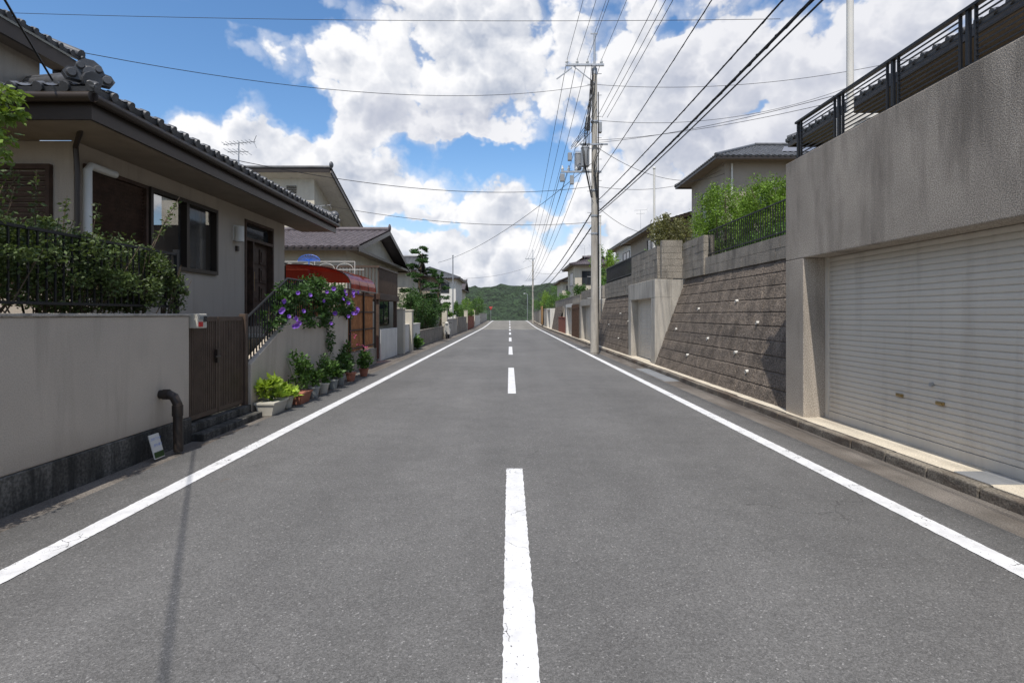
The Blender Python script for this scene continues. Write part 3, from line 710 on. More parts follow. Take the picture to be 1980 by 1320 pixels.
pots = [(8.95, 'planter', POTW, LEAFY, .34, 'yellow-green leafy plant in a cream planter beside the wall', .34), (9.5, 'pot', POTW, LEAFY, .22, 'small yellow-green plant in a cream pot beside the wall', .2),
        (10.0, 'planter', TERRA, LEAFM, .3, 'tall green plant in a terracotta planter beside the wall', .75), (10.7, 'pot', POTG, LEAFM, .16, 'green plant in a round grey pot beside the wall', .42),
        (11.25, 'pot', POTW, LEAFM, .2, 'bushy green plant in a cream pot beside the wall', .62), (11.9, 'pot', POTG, LEAFM, .2, 'broad-leaved green plant in a grey pot beside the wall', .36),
        (12.5, 'pot', POTG, LEAFD, .22, 'dark green plant in a grey pot beside the wall', .6), (13.3, 'pot', TERRA, LEAFM, .24, 'tall plant with pink flowers in a terracotta pot', .9),
        (14.3, 'pot', TERRA, LEAFM, .2, 'green plant with pink flowers in a terracotta pot', .5)]
for y_, kd, pm, lm, s_, lab, ph in pots:
    x_ = -3.7 + R.uniform(-.04, .06)
    t = thing('potted_plant', lab, 'potted plant', (x_, y_, 0), 'potted plants along the beige wall')
    b = MB()
    if kd == 'planter':
        hl = s_ * .8
        a0 = [(x_ - .1, y_ - hl + .03, 0), (x_ + .1, y_ - hl + .03, 0), (x_ + .1, y_ + hl - .03, 0), (x_ - .1, y_ + hl - .03, 0), (x_ - .14, y_ - hl, .17), (x_ + .14, y_ - hl, .17), (x_ + .14, y_ + hl, .17), (x_ - .14, y_ + hl, .17)]
        b.add(a0, [(0, 3, 2, 1), (4, 5, 6, 7), (0, 1, 5, 4), (1, 2, 6, 5), (2, 3, 7, 6), (3, 0, 4, 7)]); b.box(x_ - .155, x_ + .155, y_ - hl - .015, y_ + hl + .015, .172, .2)
        rr_ = (.2, hl + .05, ph * .5)
    else:
        b.cyl((x_, y_, 0), (x_, y_, .17), .08, .115, 18); b.cyl((x_, y_, .172), (x_, y_, .2), .128, .128, 18); rr_ = (s_ * .95, s_ * 1.2, ph * .5)
    b.make('pot', pm, t, smooth=True)
    l = MB(); big = .12 if lm is LEAFY else R.uniform(.065, .11)
    leafcloud(l, (x_, y_, .2 + ph * .45), rr_, 420 if lm is LEAFY else 480, big, 9, .4, up=.5)
    st = MB(); branches(st, (x_, y_, .17), (x_, y_, .2 + ph * .5), rr_, 8, .006)
    st.make('stem', LEAFM, t); l.make('foliage', lm, t)
    if 'pink' in lab:
        q = MB(); leafcloud(q, (x_, y_, .35 + ph * .6), (s_, s_, ph * .45), 45, .05, 8, .3); q.make('blossom', PINK, t)

# ---- red shelter
sh = thing('bicycle_shelter', 'shelter with curved translucent red roof and bamboo screen', 'shelter', (-5, 16.8, .1))
rf = MB(); v = []; arc = []
SY1 = 17.9
for i in range(25):
    a = math.pi / 2 * i / 24; arc.append((-5.95 + 1.75 * math.sin(a) ** .9, 2.22 + .68 * max(0, math.cos(a)) ** .6))
for (x_, z_) in arc: v += [(x_, 15.1, z_), (x_, SY1, z_)]
rf.add(v, [(2*i, 2*i+1, 2*i+3, 2*i+2) for i in range(24)])
rf.add([(x_, 15.12, z_ - .03) for x_, z_ in arc[:23]] + [(-5.95, 15.12, arc[22][1] - .03)], [tuple(range(24))])
rf.make('roof', REDP, sh, smooth=True)
b = MB()
for y_ in (15.07, 16.0, 16.95, SY1): b.tube([(x_, y_, z_ - .02) for x_, z_ in arc], .013, 6)
for i in (0, 24): b.tube([(arc[i][0], 15.08, arc[i][1]), (arc[i][0], SY1, arc[i][1])], .02, 6)
b.tube([(-5.95, 15.07, 2.22), (-4.2, 15.07, 2.22)], .02, 6)
for y_ in (15.08, 16.5, SY1): b.box(-4.25, -4.2, y_ - .02, y_ + .02, .1, 2.2); b.box(-5.97, -5.93, y_ - .02, y_ + .02, .1, 2.85)
b.make('frame', DBROWN, sh)
b = MB()
for i in range(46): b.cyl((-4.29, 15.2 + i * .057, .55), (-4.29, 15.2 + i * .057, 2.15), .024, n=6)
for i in range(26): b.cyl((-4.4 - i * .06, 15.16, .55), (-4.4 - i * .06, 15.16, 2.1), .024, n=6)
b.make('screen', BAMBOO, sh, smooth=True)
b = MB()
for z_ in (.6, 1.1, 1.6, 2.1): b.box(-4.265, -4.24, 15.12, SY1 - .05, z_, z_ + .04)
b.make('slat', DARKW, sh)
MB().box(-4.36, -4.2, 15.0, 18.0, 0, .5).make('plinth', BLOCKW, sh, bevel=.01)
fn = thing('balcony_railing', 'thin cream metal hoop railing above the red shelter', 'railing', (-6.5, 17.5, 2.9))
b = MB()
for k_ in range(4):
    xa = -7.4 + k_ * .6; b.tube([(xa + .5 * (1 - math.cos(a_)) / 2 * 1.1, 18.4, 3.0 + .2 * math.sin(a_)) for a_ in [math.pi * q / 10 for q in range(11)]], .009, 5)
b.tube([(-7.6, 18.4, 3.26), (-5.0, 18.4, 3.26)], .01, 6); b.tube([(-7.6, 18.4, 3.0), (-4.7, 18.4, 3.0)], .01, 6)
for xx in (-7.6, -6.3, -5.0): b.tube([(xx, 18.4, .1), (xx, 18.4, 3.26)], .012, 6)
b.make('rail', PVCW, fn)
b = MB(); c = Vector((-6.2, 17.6, 3.2))
for k_ in range(13):
    a = math.pi * k_ / 12; e = c + Vector((math.cos(a) * .34, 0, math.sin(a) * .2)); b.tube([c, e], .01, 5)
b.tube([c + Vector((math.cos(a) * .34, 0, math.sin(a) * .2)) for a in [math.pi * q / 12 for q in range(13)]], .01, 5); b.cyl(c, c - Vector((0, 0, .4)), .015)
b.make('garden_ornament', BLUEP, label='blue metal fan shaped garden ornament above the shelter', cat='ornament')

cp = thing('carport', 'brown carport with a railed roof deck beside the road', 'carport', (-5.5, 20.5, .1))
for x_, y_ in ((-4.4, 18.95), (-4.4, 21.9), (-7, 18.95), (-7, 21.9)): MB().box(x_ - .06, x_ + .06, y_ - .06, y_ + .06, .1, 2.05).make('post', GATEM, cp)
MB().box(-7.2, -4.28, 18.8, 22.05, 2.05, 2.25).make('deck', DARKW, cp, bevel=.01)
b = MB(); bars(b, -4.34, 18.9, 22, 2.25, 3.1, .11, .014); b.box(-4.38, -4.3, 18.8, 22.05, 3.1, 3.17)
for i in range(26):
    x_ = -7.1 + i * .11; b.box(x_ - .014, x_ + .014, 18.85, 18.88, 2.25, 3.1)
b.box(-7.2, -4.38, 18.83, 18.9, 3.1, 3.17); b.make('railing', GATEM, cp)
MB().box(-4.42, -4.3, 19.02, 21.83, 0, 1.05).make('low_wall', WHITEW, cp, bevel=.01)
MB().box(-7.1, -7.0, 19, 22, .1, 2.05).make('back_wall', DARKW, cp)

# tall cream house standing behind the bungalow
t = thing('house', 'tall cream house with dark sloping roof and wall vent', 'house', (-16, 38, .1))
w = MB(); prof = [(35.0, .1), (41.4, .1), (41.4, 7.75), (35.0, 9.95)]
w.add([(-12.0, y_, z_) for y_, z_ in prof] + [(-21.4, y_, z_) for y_, z_ in prof], [(0, 1, 2, 3), (7, 6, 5, 4), (0, 4, 5, 1), (1, 5, 6, 2), (2, 6, 7, 3), (3, 7, 4, 0)]); w.make('wall', CREAM, t)
r_ = MB(); tiled(r_, (-22.3, 42.1, 7.72), (-10.7, 42.1, 7.72), (0, -7.85, 2.6)); r_.tube([(-22.3, 34.25, 10.42), (-10.68, 34.25, 10.42)], .1, 8); r_.ell((-10.72, 34.25, 10.55), (.12, .2, .2)); r_.make('roof', TILE, t, smooth=True)
r_ = MB(); r_.box(-22.3, -10.8, 34.2, 34.28, 10.1, 10.3); r_.bar((-10.75, 34.25, 10.18), (-10.75, 42.1, 7.55), .08, .24); r_.make('fascia', DBROWN, t)
r_ = MB(); r_.add([(-22.3, 34.3, 10.14), (-10.82, 34.3, 10.14), (-10.82, 42.1, 7.54), (-22.3, 42.1, 7.54)], [(0, 1, 2, 3)]); r_.make('soffit', WHITEW, t)
r_ = MB()
for i in range(5): r_.box(-13.7, -13.1, 34.94, 35.0, 9.0 + i * .1, 9.05 + i * .1)
r_.make('vent', DBROWN, t)
window(t, 'y', -1, 35.0, -18.5, -16.5, 7.2, 8.8)
house('house', 'cream bungalow with wide grey tiled gable roof facing the road', -12, -6.7, 23.4, 34.1, .1, 4.25, 'x', 1.5, over=.65, wm=CREAM, rm=TILEB, fascia=DBROWN,
      wins=[('x', 1, -6.7, 25, 27, 1.4, 2.8), ('x', 1, -6.7, 29, 31.5, 1.0, 2.9), ('y', -1, 23.4, -9.5, -7.8, 1.4, 3.4)])
antenna((-9.5, 28.7, 5.85), 1.2, 'television antenna on the cream bungalow', .8)

house('house', 'white two-storey house with grey tiled hip roof', -13, -7.6, 43.3, 48.3, .1, 4.9, 'x', 1.2, wm=CREAM, rm=TILE, wins=[('y', -1, 43.3, -10.6, -8.6, 1.3, 3.0), ('x', 1, -7.6, 44.5, 46.5, 1.2, 3)])
house('house', 'brown house with dark tiled roof along the road', -14, -7.0, 50, 58, .1, 4.9, 'y', 1.4, wm=TAUPE, rm=TILE, hip=True, wins=[('y', -1, 50, -9.6, -7.8, 3.0, 4.1), ('y', -1, 50, -9.6, -7.8, .9, 2.2)])
house('house', 'white two-storey house with blue-grey tiled roof', -14, -6.6, 70, 79, .1, 6.0, 'y', 1.6, wm=WHITEW, rm=TILE, hip=True, wins=[('y', -1, 70, -9.4, -7.4, 4.2, 5.5), ('y', -1, 70, -12.2, -10.4, 4.2, 5.5), ('y', -1, 70, -9.4, -7.4, 1.3, 2.8)])
house('house', 'cream house with brown tiled roof near the road crest', -14, -7.5, 88, 97, .3, 5.4, 'x', 1.6, wm=CREAM, rm=TILEB, wins=[('y', -1, 88, -10, -8.4, 3, 4.6)])

def seg_wall(x, ya, yb, z, m, label, thick=.16, cat='wall'):
    n_ = MB().box(x - thick / 2, x + thick / 2, ya, yb, gz((ya + yb) / 2) - .1, z)
    n_.box(x - thick / 2 - .02, x + thick / 2 + .02, ya, yb, z + .002, z + .05)
    return n_.make('boundary_wall', m, label=label, cat=cat, bevel=.01)
seg_wall(-4.35, 23.2, 27.2, 1.1, WHITEW, 'low white rendered wall along the road')
seg_wall(-4.35, 27.4, 37, .75, BLOCKW, 'low grey block wall under the clipped hedge')
seg_wall(-4.3, 38.5, 46, 1.2, CONC, 'weathered concrete wall along the road')
seg_wall(-4.3, 46.3, 56, 1.3, BLOCKW, 'grey block wall along the road')
seg_wall(-4.3, 57, 68, 1.35, BRICKR, 'red brick wall with plants above it')
seg_wall(-4.3, 69, 82, 1.4, WHITEW, 'pale rendered wall along the road')
seg_wall(-4.3, 83, 106, 1.7, CONC, 'grey concrete wall near the crest')
for y_, z_ in ((22.5, 1.75), (24.4, 1.7), (38, 1.9), (56.5, 1.9), (68.5, 2.0)):
    p = MB().box(-4.5, -4.15, y_ - .18, y_ + .18, -.05, z_); p.box(-4.53, -4.12, y_ - .21, y_ + .21, z_, z_ + .06)
    p.make('gate_post', CREAM, label='square cream gate post beside the road', cat='gate post', bevel=.01, group='gate posts along the street')
t = thing('hedge', 'tall clipped dark green hedge above the low block wall', 'hedge', (-4.9, 32, .2))
l = MB(); b = MB()
for i in range(7):
    y_ = 28 + i * 1.45; leafcloud(l, (-4.95, y_, 1.75 + .15 * math.sin(i * 2.1)), (.75, .95, 1.2), 2800, .1, 30, .35, fill=.3); branches(b, (-5, y_, .1), (-4.95, y_, 1.7), (.5, .7, .9), 6, .03)
b.make('stem', BARK, t); l.make('foliage', LEAFD, t)
def pine(base, h, label, lean=.3):
    t = thing('pine_tree', label, 'tree', base); x, y, z = base
    pts = [(x, y, z), (x + lean, y, z + h * .3), (x - lean * .3, y + .2, z + h * .6), (x + lean * .4, y, z + h * .97)]
    b = MB(); b.tube(pts, [.13, .1, .07, .02], 8); l = MB()
    for i in range(13):
        q = .32 + .66 * i / 12; a = i * 2.4; rad = (1.2 - q) * h * .2 + .1; cx = x + math.cos(a) * rad; cy = y + math.sin(a) * rad; cz = z + h * q
        b.tube([(x + .1, y, cz - .2), ((x + cx) / 2, (y + cy) / 2, cz - .05), (cx, cy, cz)], [.05, .035, .012], 5)
        leafcloud(l, (cx, cy, cz), (.5 * (1.3 - q * .6), .5 * (1.3 - q * .6), .16), 800, .1, 12, .36, up=.9)
    leafcloud(l, (x + lean * .4, y, z + h), (.35, .35, .25), 500, .1, 6, .4, up=.9)
    b.make('trunk', BARK, t, smooth=True); l.make('crown', LEAFP, t)
pine((-5.1, 32.5, .12), 5.1, 'cloud-pruned garden pine rising above the hedge')
pine((-5.6, 45, .12), 4.6, 'smaller garden pine behind the concrete wall')
GS = 'shrubs above the street walls'
for (x_, y_, z_, rx, ry, rz, m_, n_) in ((-4.7, 42, 1.7, .5, 1.6, .7, LEAFM, 1800), (-4.6, 51, 1.9, .6, 2.5, .9, LEAFM, 2200), (-4.6, 60, 2.1, .9, 2.6, 1.1, LEAFM, 2600), (-4.7, 65, 2.3, .9, 2.6, 1.2, LEAFC, 2400),
        (-4.8, 74, 2.6, .9, 3, 1.3, LEAFD, 2000), (-4.8, 82, 2.7, 1, 3.5, 1.4, LEAFM, 2000), (-5, 92, 3, 1.2, 5, 1.6, LEAFD, 2200), (-5, 103, 2.9, 1.2, 4, 1.6, LEAFM, 1800), (-4.15, 25.6, .35, .2, .5, .3, LEAFM, 600)):
    shrub('street_shrub', 'leafy green shrub growing above the street wall', 'shrub', (x_, y_, gz(y_)), (x_, y_, z_), (rx, ry, rz), n_, .14, m_, group=GS)
sc = thing('motor_scooter', 'white motor scooter parked beside the street wall', 'scooter', (-4.0, 36.8, 0))
for y_ in (36.2, 37.4): MB().tube([(-4, y_ + .2 * math.cos(a), .22 + .2 * math.sin(a)) for a in [2 * math.pi * q / 16 for q in range(17)]], .05, 8).cyl((-4.03, y_, .22), (-3.97, y_, .22), .1).make('wheel', BLACKM, sc, smooth=True)
b = MB(); b.ell((-4, 37.2, .5), (.16, .42, .2)); b.box(-4.14, -3.86, 36.5, 37.0, .26, .34); b.add([(-4.2, 36.5, .3), (-3.8, 36.5, .3), (-3.85, 36.38, .95), (-4.15, 36.38, .95), (-4.18, 36.42, .3), (-3.82, 36.42, .3), (-3.87, 36.3, .95), (-4.13, 36.3, .95)], [(0, 1, 2, 3), (4, 7, 6, 5), (0, 3, 7, 4), (1, 5, 6, 2), (2, 6, 7, 3)]); b.ell((-4, 36.34, 1.0), (.12, .1, .09)); b.make('body', WHITEW, sc, smooth=True)
MB().ell((-4, 37.15, .72), (.13, .36, .06)).make('seat', BLACKM, sc, smooth=True)
b = MB(); b.tube([(-4.3, 36.5, 1.02), (-4, 36.4, 1.05), (-3.7, 36.5, 1.02)], .016); b.make('handlebar', BLACKM, sc)

# ================================================================== RIGHT SIDE
GX = 4.2
g1 = thing('garage', 'rough-cast concrete garage with a wide cream roller shutter', 'garage', (6, 4, 0))
w = MB(); w.box(GX, 4.9, 8.13, 8.65, .05, 2.358); w.box(GX, 4.9, -4, 8.65, 2.36, 3.83)
w.box(4.9, 12, -4, 8.6, 0, 3.4); w.box(GX, 4.9, -4, 2.0, .05, 2.358)
w.make('wall', STUCCO, g1, bevel=.012)
def shutter(parent, x, ya, yb, za, zb, per=.068):
    prof = []; z_ = za + .1
    while z_ < zb:
        prof += [(0.0, z_), (-.011, z_ + per * .12), (-.014, z_ + per * .5), (-.011, z_ + per * .85), (0, z_ + per * .93)]; z_ += per
    v = []
    for dx, zz in prof: v += [(x + dx, ya, zz), (x + dx, yb, zz)]
    s = MB(); s.add(v, [(2*i, 2*i+2, 2*i+3, 2*i+1) for i in range(len(prof) - 1)]); s.box(x - .025, x + .01, ya, yb, za, za + .1)
    o = s.make('shutter', SHUT, parent)
    r = MB(); r.box(x - .04, x + .02, yb - .06, yb, za, zb); r.box(x - .04, x + .02, ya, ya + .06, za, zb); r.make('guide_rail', SHUT, o)
    return o
sh_ = shutter(g1, 4.55, 2.05, 8.127, .086, 2.36)
for y_ in (6.6, 5.98):
    b = MB(); b.box(4.515, 4.535, y_ - .055, y_ + .055, .6, .635); b.box(4.505, 4.52, y_ - .04, y_ + .04, .607, .62); b.make('handle', BRASS, sh_, bevel=.004)
b = MB(); b.cyl((4.51, 6.1, .8), (4.54, 6.1, .8), .022, .022, 14); b.make('lock', STEEL, sh_, smooth=True)
rl = thing('parapet_railing', 'black metal railing with framed louvre panels on the garage roof', 'railing', (4.32, 4, 3.83))
for i in range(10): y_ = 8.5 - i * 1.05; MB().box(4.3, 4.335, y_ - .018, y_ + .018, 3.83, 4.41).make('post', BLACKM, rl)
b = MB(); b.box(4.285, 4.345, -1, 8.55, 4.405, 4.435); b.box(4.3, 4.335, -1, 8.55, 3.87, 3.89); b.make('rail', BLACKM, rl)
for k_ in range(9):
    b = MB(); ya = 8.5 - (k_ + 1) * 1.05 + .1; yb = 8.5 - k_ * 1.05 - .1
    for i in range(9): b.box(4.31, 4.322, ya, yb, 3.93 + i * .052, 3.944 + i * .052)
    b.box(4.3, 4.33, ya - .015, ya, 3.89, 4.4); b.box(4.3, 4.33, yb, yb + .015, 3.89, 4.4)
    b.make('louvre', BLACKM, rl)
house('house', 'grey house with dark eaves behind the garage roof railing', 8.0, 16, -2, 13.6, 3.3, 5.95, 'y', 1.3, over=.9, wm=TAUPE, rm=TILE, hip=True,
      wins=[('x', -1, 8.0, 2.5, 4.6, 4.0, 5.5), ('x', -1, 8.0, 5.6, 7.6, 4.0, 5.5), ('x', -1, 8.0, 9, 10.8, 4.2, 5.5)])
MB().cyl((5.0, 8.35, 3.4), (5.0, 8.35, 8.6), .05, .045, 14).make('metal_post', PVCW, label='tall white metal post standing on the garage roof', cat='post', smooth=True)
ac = thing('air_conditioner', 'white outdoor air conditioner unit behind the black railing', 'air conditioner', (5.2, 8.5, 3.4))
MB().box(4.75, 5.4, 8.05, 8.35, 3.7, 4.4).make('casing', PVCW, ac, bevel=.015)
MB().box(4.78, 5.37, 8.08, 8.32, 3.4, 3.698).make('stand', STEEL, ac)
b = MB()
for rr_ in (.08, .15, .22, .28): b.tube([(5.1 + rr_ * math.cos(a), 8.04, 4.05 + rr_ * math.sin(a)) for a in [2 * math.pi * q / 20 for q in range(21)]], .008, 4)
b.make('fan_grille', POTG, ac)

def retaining(ya, yb, xb, xt, zb, zt, label, course=.255, blk=.42, weeps=()):
    t = thing('retaining_wall', label, 'retaining wall', (xb, (ya + yb) / 2, 0))
    nz = int((zt - zb) / .015); ny = int((yb - ya) / .024); v = []; f = []
    for j in range(nz + 1):
        s = j / nz; z = zb + (zt - zb) * s
        for i in range(ny + 1):
            y = ya + (yb - ya) * i / ny; x = xb + (xt - xb) * s
            row = int((z - zb) / course); fz = ((z - zb) / course) % 1; yo = (y + (row % 2) * blk / 2) / blk; fy = yo % 1
            bi = int(math.floor(yo)); off = noise.noise(Vector((bi * 7.3, row * 3.1, .5))) * .007
            d = min(fz, 1 - fz) * course; d2 = min(fy, 1 - fy) * blk
            gr = max(0, 1 - d / .017) * .025; gr2 = max(0, 1 - d2 / .014) * .016
            rgh = noise.noise(Vector((y * 9, z * 9, 0))) * .006 + noise.noise(Vector((y * 26, z * 26, 3))) * .009
            v.append((x - rgh - off + max(gr, gr2), y, z))
    W = ny + 1
    for j in range(nz):
        for i in range(ny): f.append((j * W + i, j * W + i + 1, (j + 1) * W + i + 1, (j + 1) * W + i))
    MB().add(v, f).make('stone_face', ROCK, t)
    MB().add([(xb + .2, ya + .02, 0), (xb + .2, yb - .02, 0), (xt + .15, yb - .02, zt), (xt + .15, ya + .02, zt), (xt + .4, ya + .02, 0), (xt + .4, yb - .02, 0)], [(0, 1, 2, 3), (0, 3, 4), (1, 5, 2)]).make('backing', CONC, t)
    for y_, z_ in weeps:
        s = (z_ - zb) / (zt - zb); x = xb + (xt - xb) * s
        p = MB(); p.cyl((x + .1, y_, z_ + .0), (x - .045, y_, z_ - .01), .034, .034, 12, caps=False); p.cyl((x + .1, y_, z_), (x - .03, y_, z_ - .01), .026, .026, 12)
        p.make('weep_pipe', PVCW, t, smooth=True)
    return t
wp = [(12.3, 1.85), (14.6, 1.7), (10.9, 1.4), (13.2, 1.0), (15.9, 1.15), (11.4, .8), (14.2, .55), (10.6, .5)]
retaining(8.66, 16.8, 4.28, 5.2, .06, 2.6, 'battered brown stone-block retaining wall with white weep pipes', weeps=wp)
retaining(20.6, 29, 4.28, 4.9, .06, 2.35, 'brown stone-block retaining wall behind the utility pole', weeps=[(22, 1.3), (24, 1.6), (26, 1.1), (23, .6)])
retaining(50, 58, 4.3, 4.7, .06, 2.3, 'dark stone retaining wall further along the street')
def blockwall(xa, xb_, ya, yb, za, zb, label, bl=.4, bh=.2):
    m_ = MB(); rows = max(1, round((zb - za) / bh)); bh = (zb - za) / rows
    m_.box(xa + .01, xb_ - .01, ya + .01, yb - .01, za, zb - .01)
    along = 'y' if (yb - ya) > (xb_ - xa) else 'x'
    for r in range(rows):
        L_ = (yb - ya) if along == 'y' else (xb_ - xa); n = max(1, round(L_ / bl)); o = (r % 2) * .5
        cuts = [0] + [(i + o) / n for i in range(n + 1) if 0 < (i + o) / n < 1] + [1]
        for i in range(len(cuts) - 1):
            g = .004; s0 = cuts[i] * L_ + g; s1 = cuts[i + 1] * L_ - g; j = R.uniform(-.003, .003)
            if along == 'y': m_.box(xa + j, xb_, ya + s0, ya + s1, za + r * bh + g, za + (r + 1) * bh - g)
            else: m_.box(xa + s0, xa + s1, ya + j, yb, za + r * bh + g, za + (r + 1) * bh - g)
    return m_.make('block_wall', BLOCKW, label=label, cat='wall')
blockwall(5.16, 5.34, 8.66, 15.0, 2.6, 3.05, 'low grey stone block wall on top of the retaining wall')
blockwall(5.12, 5.4, 15.0, 16.78, 2.6, 3.65, 'taller grey stone block wall on the retaining wall')
blockwall(4.5, 5.12, 16.82, 17.0, 2.62, 3.75, 'stone block end wall above the small garage')
blockwall(4.42, 4.6, 17.02, 20.6, 2.62, 3.6, 'stone block parapet above the small garage')
blockwall(4.86, 5.04, 20.65, 29, 2.36, 3.1, 'grey stone block wall behind the utility pole')
fn = thing('fence', 'black iron fence on the low stone block wall', 'fence', (5.25, 12, 3.05))
b = MB(); bars(b, 5.25, 8.7, 15, 3.05, 3.72, .11, .007); b.make('bar', BLACKM, fn)
b = MB(); b.box(5.235, 5.265, 8.66, 15, 3.72, 3.745); b.box(5.235, 5.265, 8.66, 15, 3.12, 3.145); b.make('rail', BLACKM, fn)
fn = thing('fence', 'black iron fence above the stone wall by the utility pole', 'fence', (4.95, 25, 3.1))
b = MB(); bars(b, 4.95, 20.8, 29, 3.1, 3.85, .12, .01); b.make('bar', BLACKM, fn)
b = MB(); b.box(4.935, 4.965, 20.7, 29, 3.85, 3.89); b.box(4.935, 4.965, 20.7, 29, 3.2, 3.23); b.make('rail', BLACKM, fn)

def garage(y0_, y1_, z, lab, m=CONC, x=4.3, sh0=.45, shz=2.05, base=0):
    g = thing('garage', lab, 'garage', (x + 1, (y0_ + y1_) / 2, base)); w = MB()
    w.box(x, x + .5, y0_, y0_ + sh0, base, shz); w.box(x, x + .5, y1_ - sh0, y1_, base, shz); w.box(x, x + .5, y0_, y1_, shz + .002, z); w.box(x + .5, x + 3, y0_ + .01, y1_ - .01, base, z - .01)
    w.make('wall', m, g, bevel=.012); shutter(g, x + .3, y0_ + sh0 + .003, y1_ - sh0 - .003, base + .09, shz); return g
garage(16.83, 20.58, 2.6, 'small concrete garage with narrow roller shutter in the stone wall')
garage(30, 34.5, 2.4, 'weathered concrete garage with a closed roller shutter')
garage(39, 43.5, 2.3, 'pale concrete garage with a closed roller shutter', m=WHITEW)
garage(60, 65, 2.2, 'small pale garage built into the street wall', m=WHITEW, base=.0)
blockwall(4.3, 4.5, 34.6, 38.9, 0, 2.3, 'tall grey block wall between two garages')
blockwall(4.9, 5.05, 30, 38.9, 2.42, 3.1, 'grey block parapet above the garages')
seg_wall(4.4, 43.6, 49.9, 1.3, BRICKR, 'low red brick wall along the pavement', .2)
seg_wall(4.95, 39, 60, 2.9, BLOCKW, 'grey wall on the upper terrace edge', .2)
seg_wall(4.4, 65.2, 80, 2.2, CONC, 'long concrete street wall', .3); seg_wall(4.4, 81, 106, 2.0, BLOCKW, 'grey block street wall near the crest', .3)
MB().box(4.05, 4.1, 70, 73.5, .3, 2.6).make('board_fence', ORANGE, label='ochre board fence standing on the street wall', cat='fence')
b = MB()
for i in range(9): b.box(4.22, 4.28, 35 + i * .45, 35.06 + i * .45, .1, 2.2)
b.box(4.24, 4.27, 35, 38.66, 1.9, 1.98)
b.make('timber_rack', DARKW, label='row of dark vertical timbers against the block wall', cat='timber')

GC = 'rounded conifers behind the iron fence'
shrub('conifer_shrub', 'bright green rounded conifer behind the iron fence', 'shrub', (6.0, 16.0, 2.6), (6.0, 16.0, 4.05), (.95, .95, 1.3), 24000, .055, LEAFC, clumps=150, tight=.24, rad=.03, group=GC, up=.9, fill=.5)
shrub('conifer_shrub', 'bright green rounded conifer behind the iron fence', 'shrub', (6.4, 13.9, 2.6), (6.4, 13.9, 3.85), (1.0, 1.05, 1.2), 24000, .055, LEAFC, clumps=150, tight=.24, rad=.03, group=GC, up=.9, fill=.5)
shrub('garden_shrub', 'low green garden shrubs behind the iron fence', 'shrub', (5.9, 12.6, 2.6), (5.8, 12.3, 3.1), (.42, 3.0, .45), 8000, .06, LEAFM, clumps=60)
shrub('garden_shrub', 'brownish green garden shrub above the small garage', 'shrub', (5.5, 19.6, 2.6), (5.5, 19.4, 4.3), (.75, 1.1, .75), 5200, .085, LEAFO, clumps=34)
shrub('garden_shrub', 'green shrubs along the upper fence', 'shrub', (5.6, 25, 2.4), (5.6, 25, 3.5), (.6, 3.5, .8), 4800, .09, LEAFM, clumps=40)
for x_, y_, z_, rx, ry, rz, m_, n_ in ((5.6, 33, 3.4, .7, 2.5, .9, LEAFM, 2200), (6.2, 38, 4.6, 1.2, 1.6, 1.7, LEAFC, 2600), (5.6, 46, 3.2, .7, 3, .8, LEAFD, 2000), (5.5, 55, 3.1, .8, 3, .9, LEAFM, 2000), (5.2, 68, 3.2, .9, 4, 1.2, LEAFM, 2200),
        (5.2, 78, 3.4, 1, 4, 1.4, LEAFC, 2200), (5.4, 90, 3.6, 1.2, 5, 1.8, LEAFD, 2200), (5.4, 102, 3.4, 1.4, 5, 2, LEAFM, 2200), (9, 96, 5, 3, 4, 3, LEAFM, 2600)):
    shrub('street_shrub', 'leafy green shrub growing above the street wall', 'shrub', (x_, y_, gz(y_)), (x_, y_, z_), (rx, ry, rz), n_, .15, m_, group=GS)

hA = house('house', 'two-storey taupe house with dark hip roof and solar panels', 10.7, 19, 28.2, 33.4, 2.5, 9.2, 'x', 1.45, over=.75, wm=TAUPE, rm=TILE, hip=True,
      wins=[('x', -1, 10.7, 29.2, 31.6, 6.3, 8.2, DBROWN, 2), ('y', -1, 28.2, 15, 17, 6.5, 8), ('y', -1, 28.2, 12.2, 12.9, 6.6, 7.8)])
b = MB(); b.add([(13.6, 28.4, 9.7), (18.5, 28.4, 9.7), (18.5, 30.2, 10.48), (14.6, 30.2, 10.48)], [(0, 1, 2, 3)]); b.make('solar_panel', PANEL, hA)
b = MB(); b.cyl((11.0, 28.12, 2.6), (11.0, 28.12, 9.0), .05); b.make('downpipe', PVCW, hA)
house('house', 'dark brown house with a low tiled roof above the wall', 9.6, 16, 36.5, 45, 2.3, 7.2, 'y', 1.2, over=.7, wm=TAUPE, rm=TILE, wins=[('x', -1, 9.6, 37.5, 39.5, 5.4, 6.7), ('y', -1, 36.5, 10.2, 11.2, 5.2, 6.6)])
house('house', 'cream house with a grey tiled gable roof', 11, 18, 50, 59, 2.3, 8.2, 'y', 1.6, over=.7, wm=WHITEW, rm=TILE, wins=[('y', -1, 50, 11.8, 13.2, 5.8, 7.4), ('x', -1, 11, 52, 55, 5.8, 7.4)])
house('house', 'pale house with hip roof on the terrace', 7.6, 13, 66, 74, 2.3, 7.3, 'x', 1.3, over=.7, wm=CREAM, rm=TILEB, hip=True, wins=[('y', -1, 66, 8.4, 9.8, 5, 6.6), ('x', -1, 7.6, 68, 71, 5, 6.6)])
house('house', 'small cream house with gable roof near the crest', 7.4, 13, 80, 88, 2.3, 6.2, 'y', 1.4, over=.6, wm=CREAM, rm=TILE, wins=[('y', -1, 80, 8, 9.5, 4.5, 5.6)])
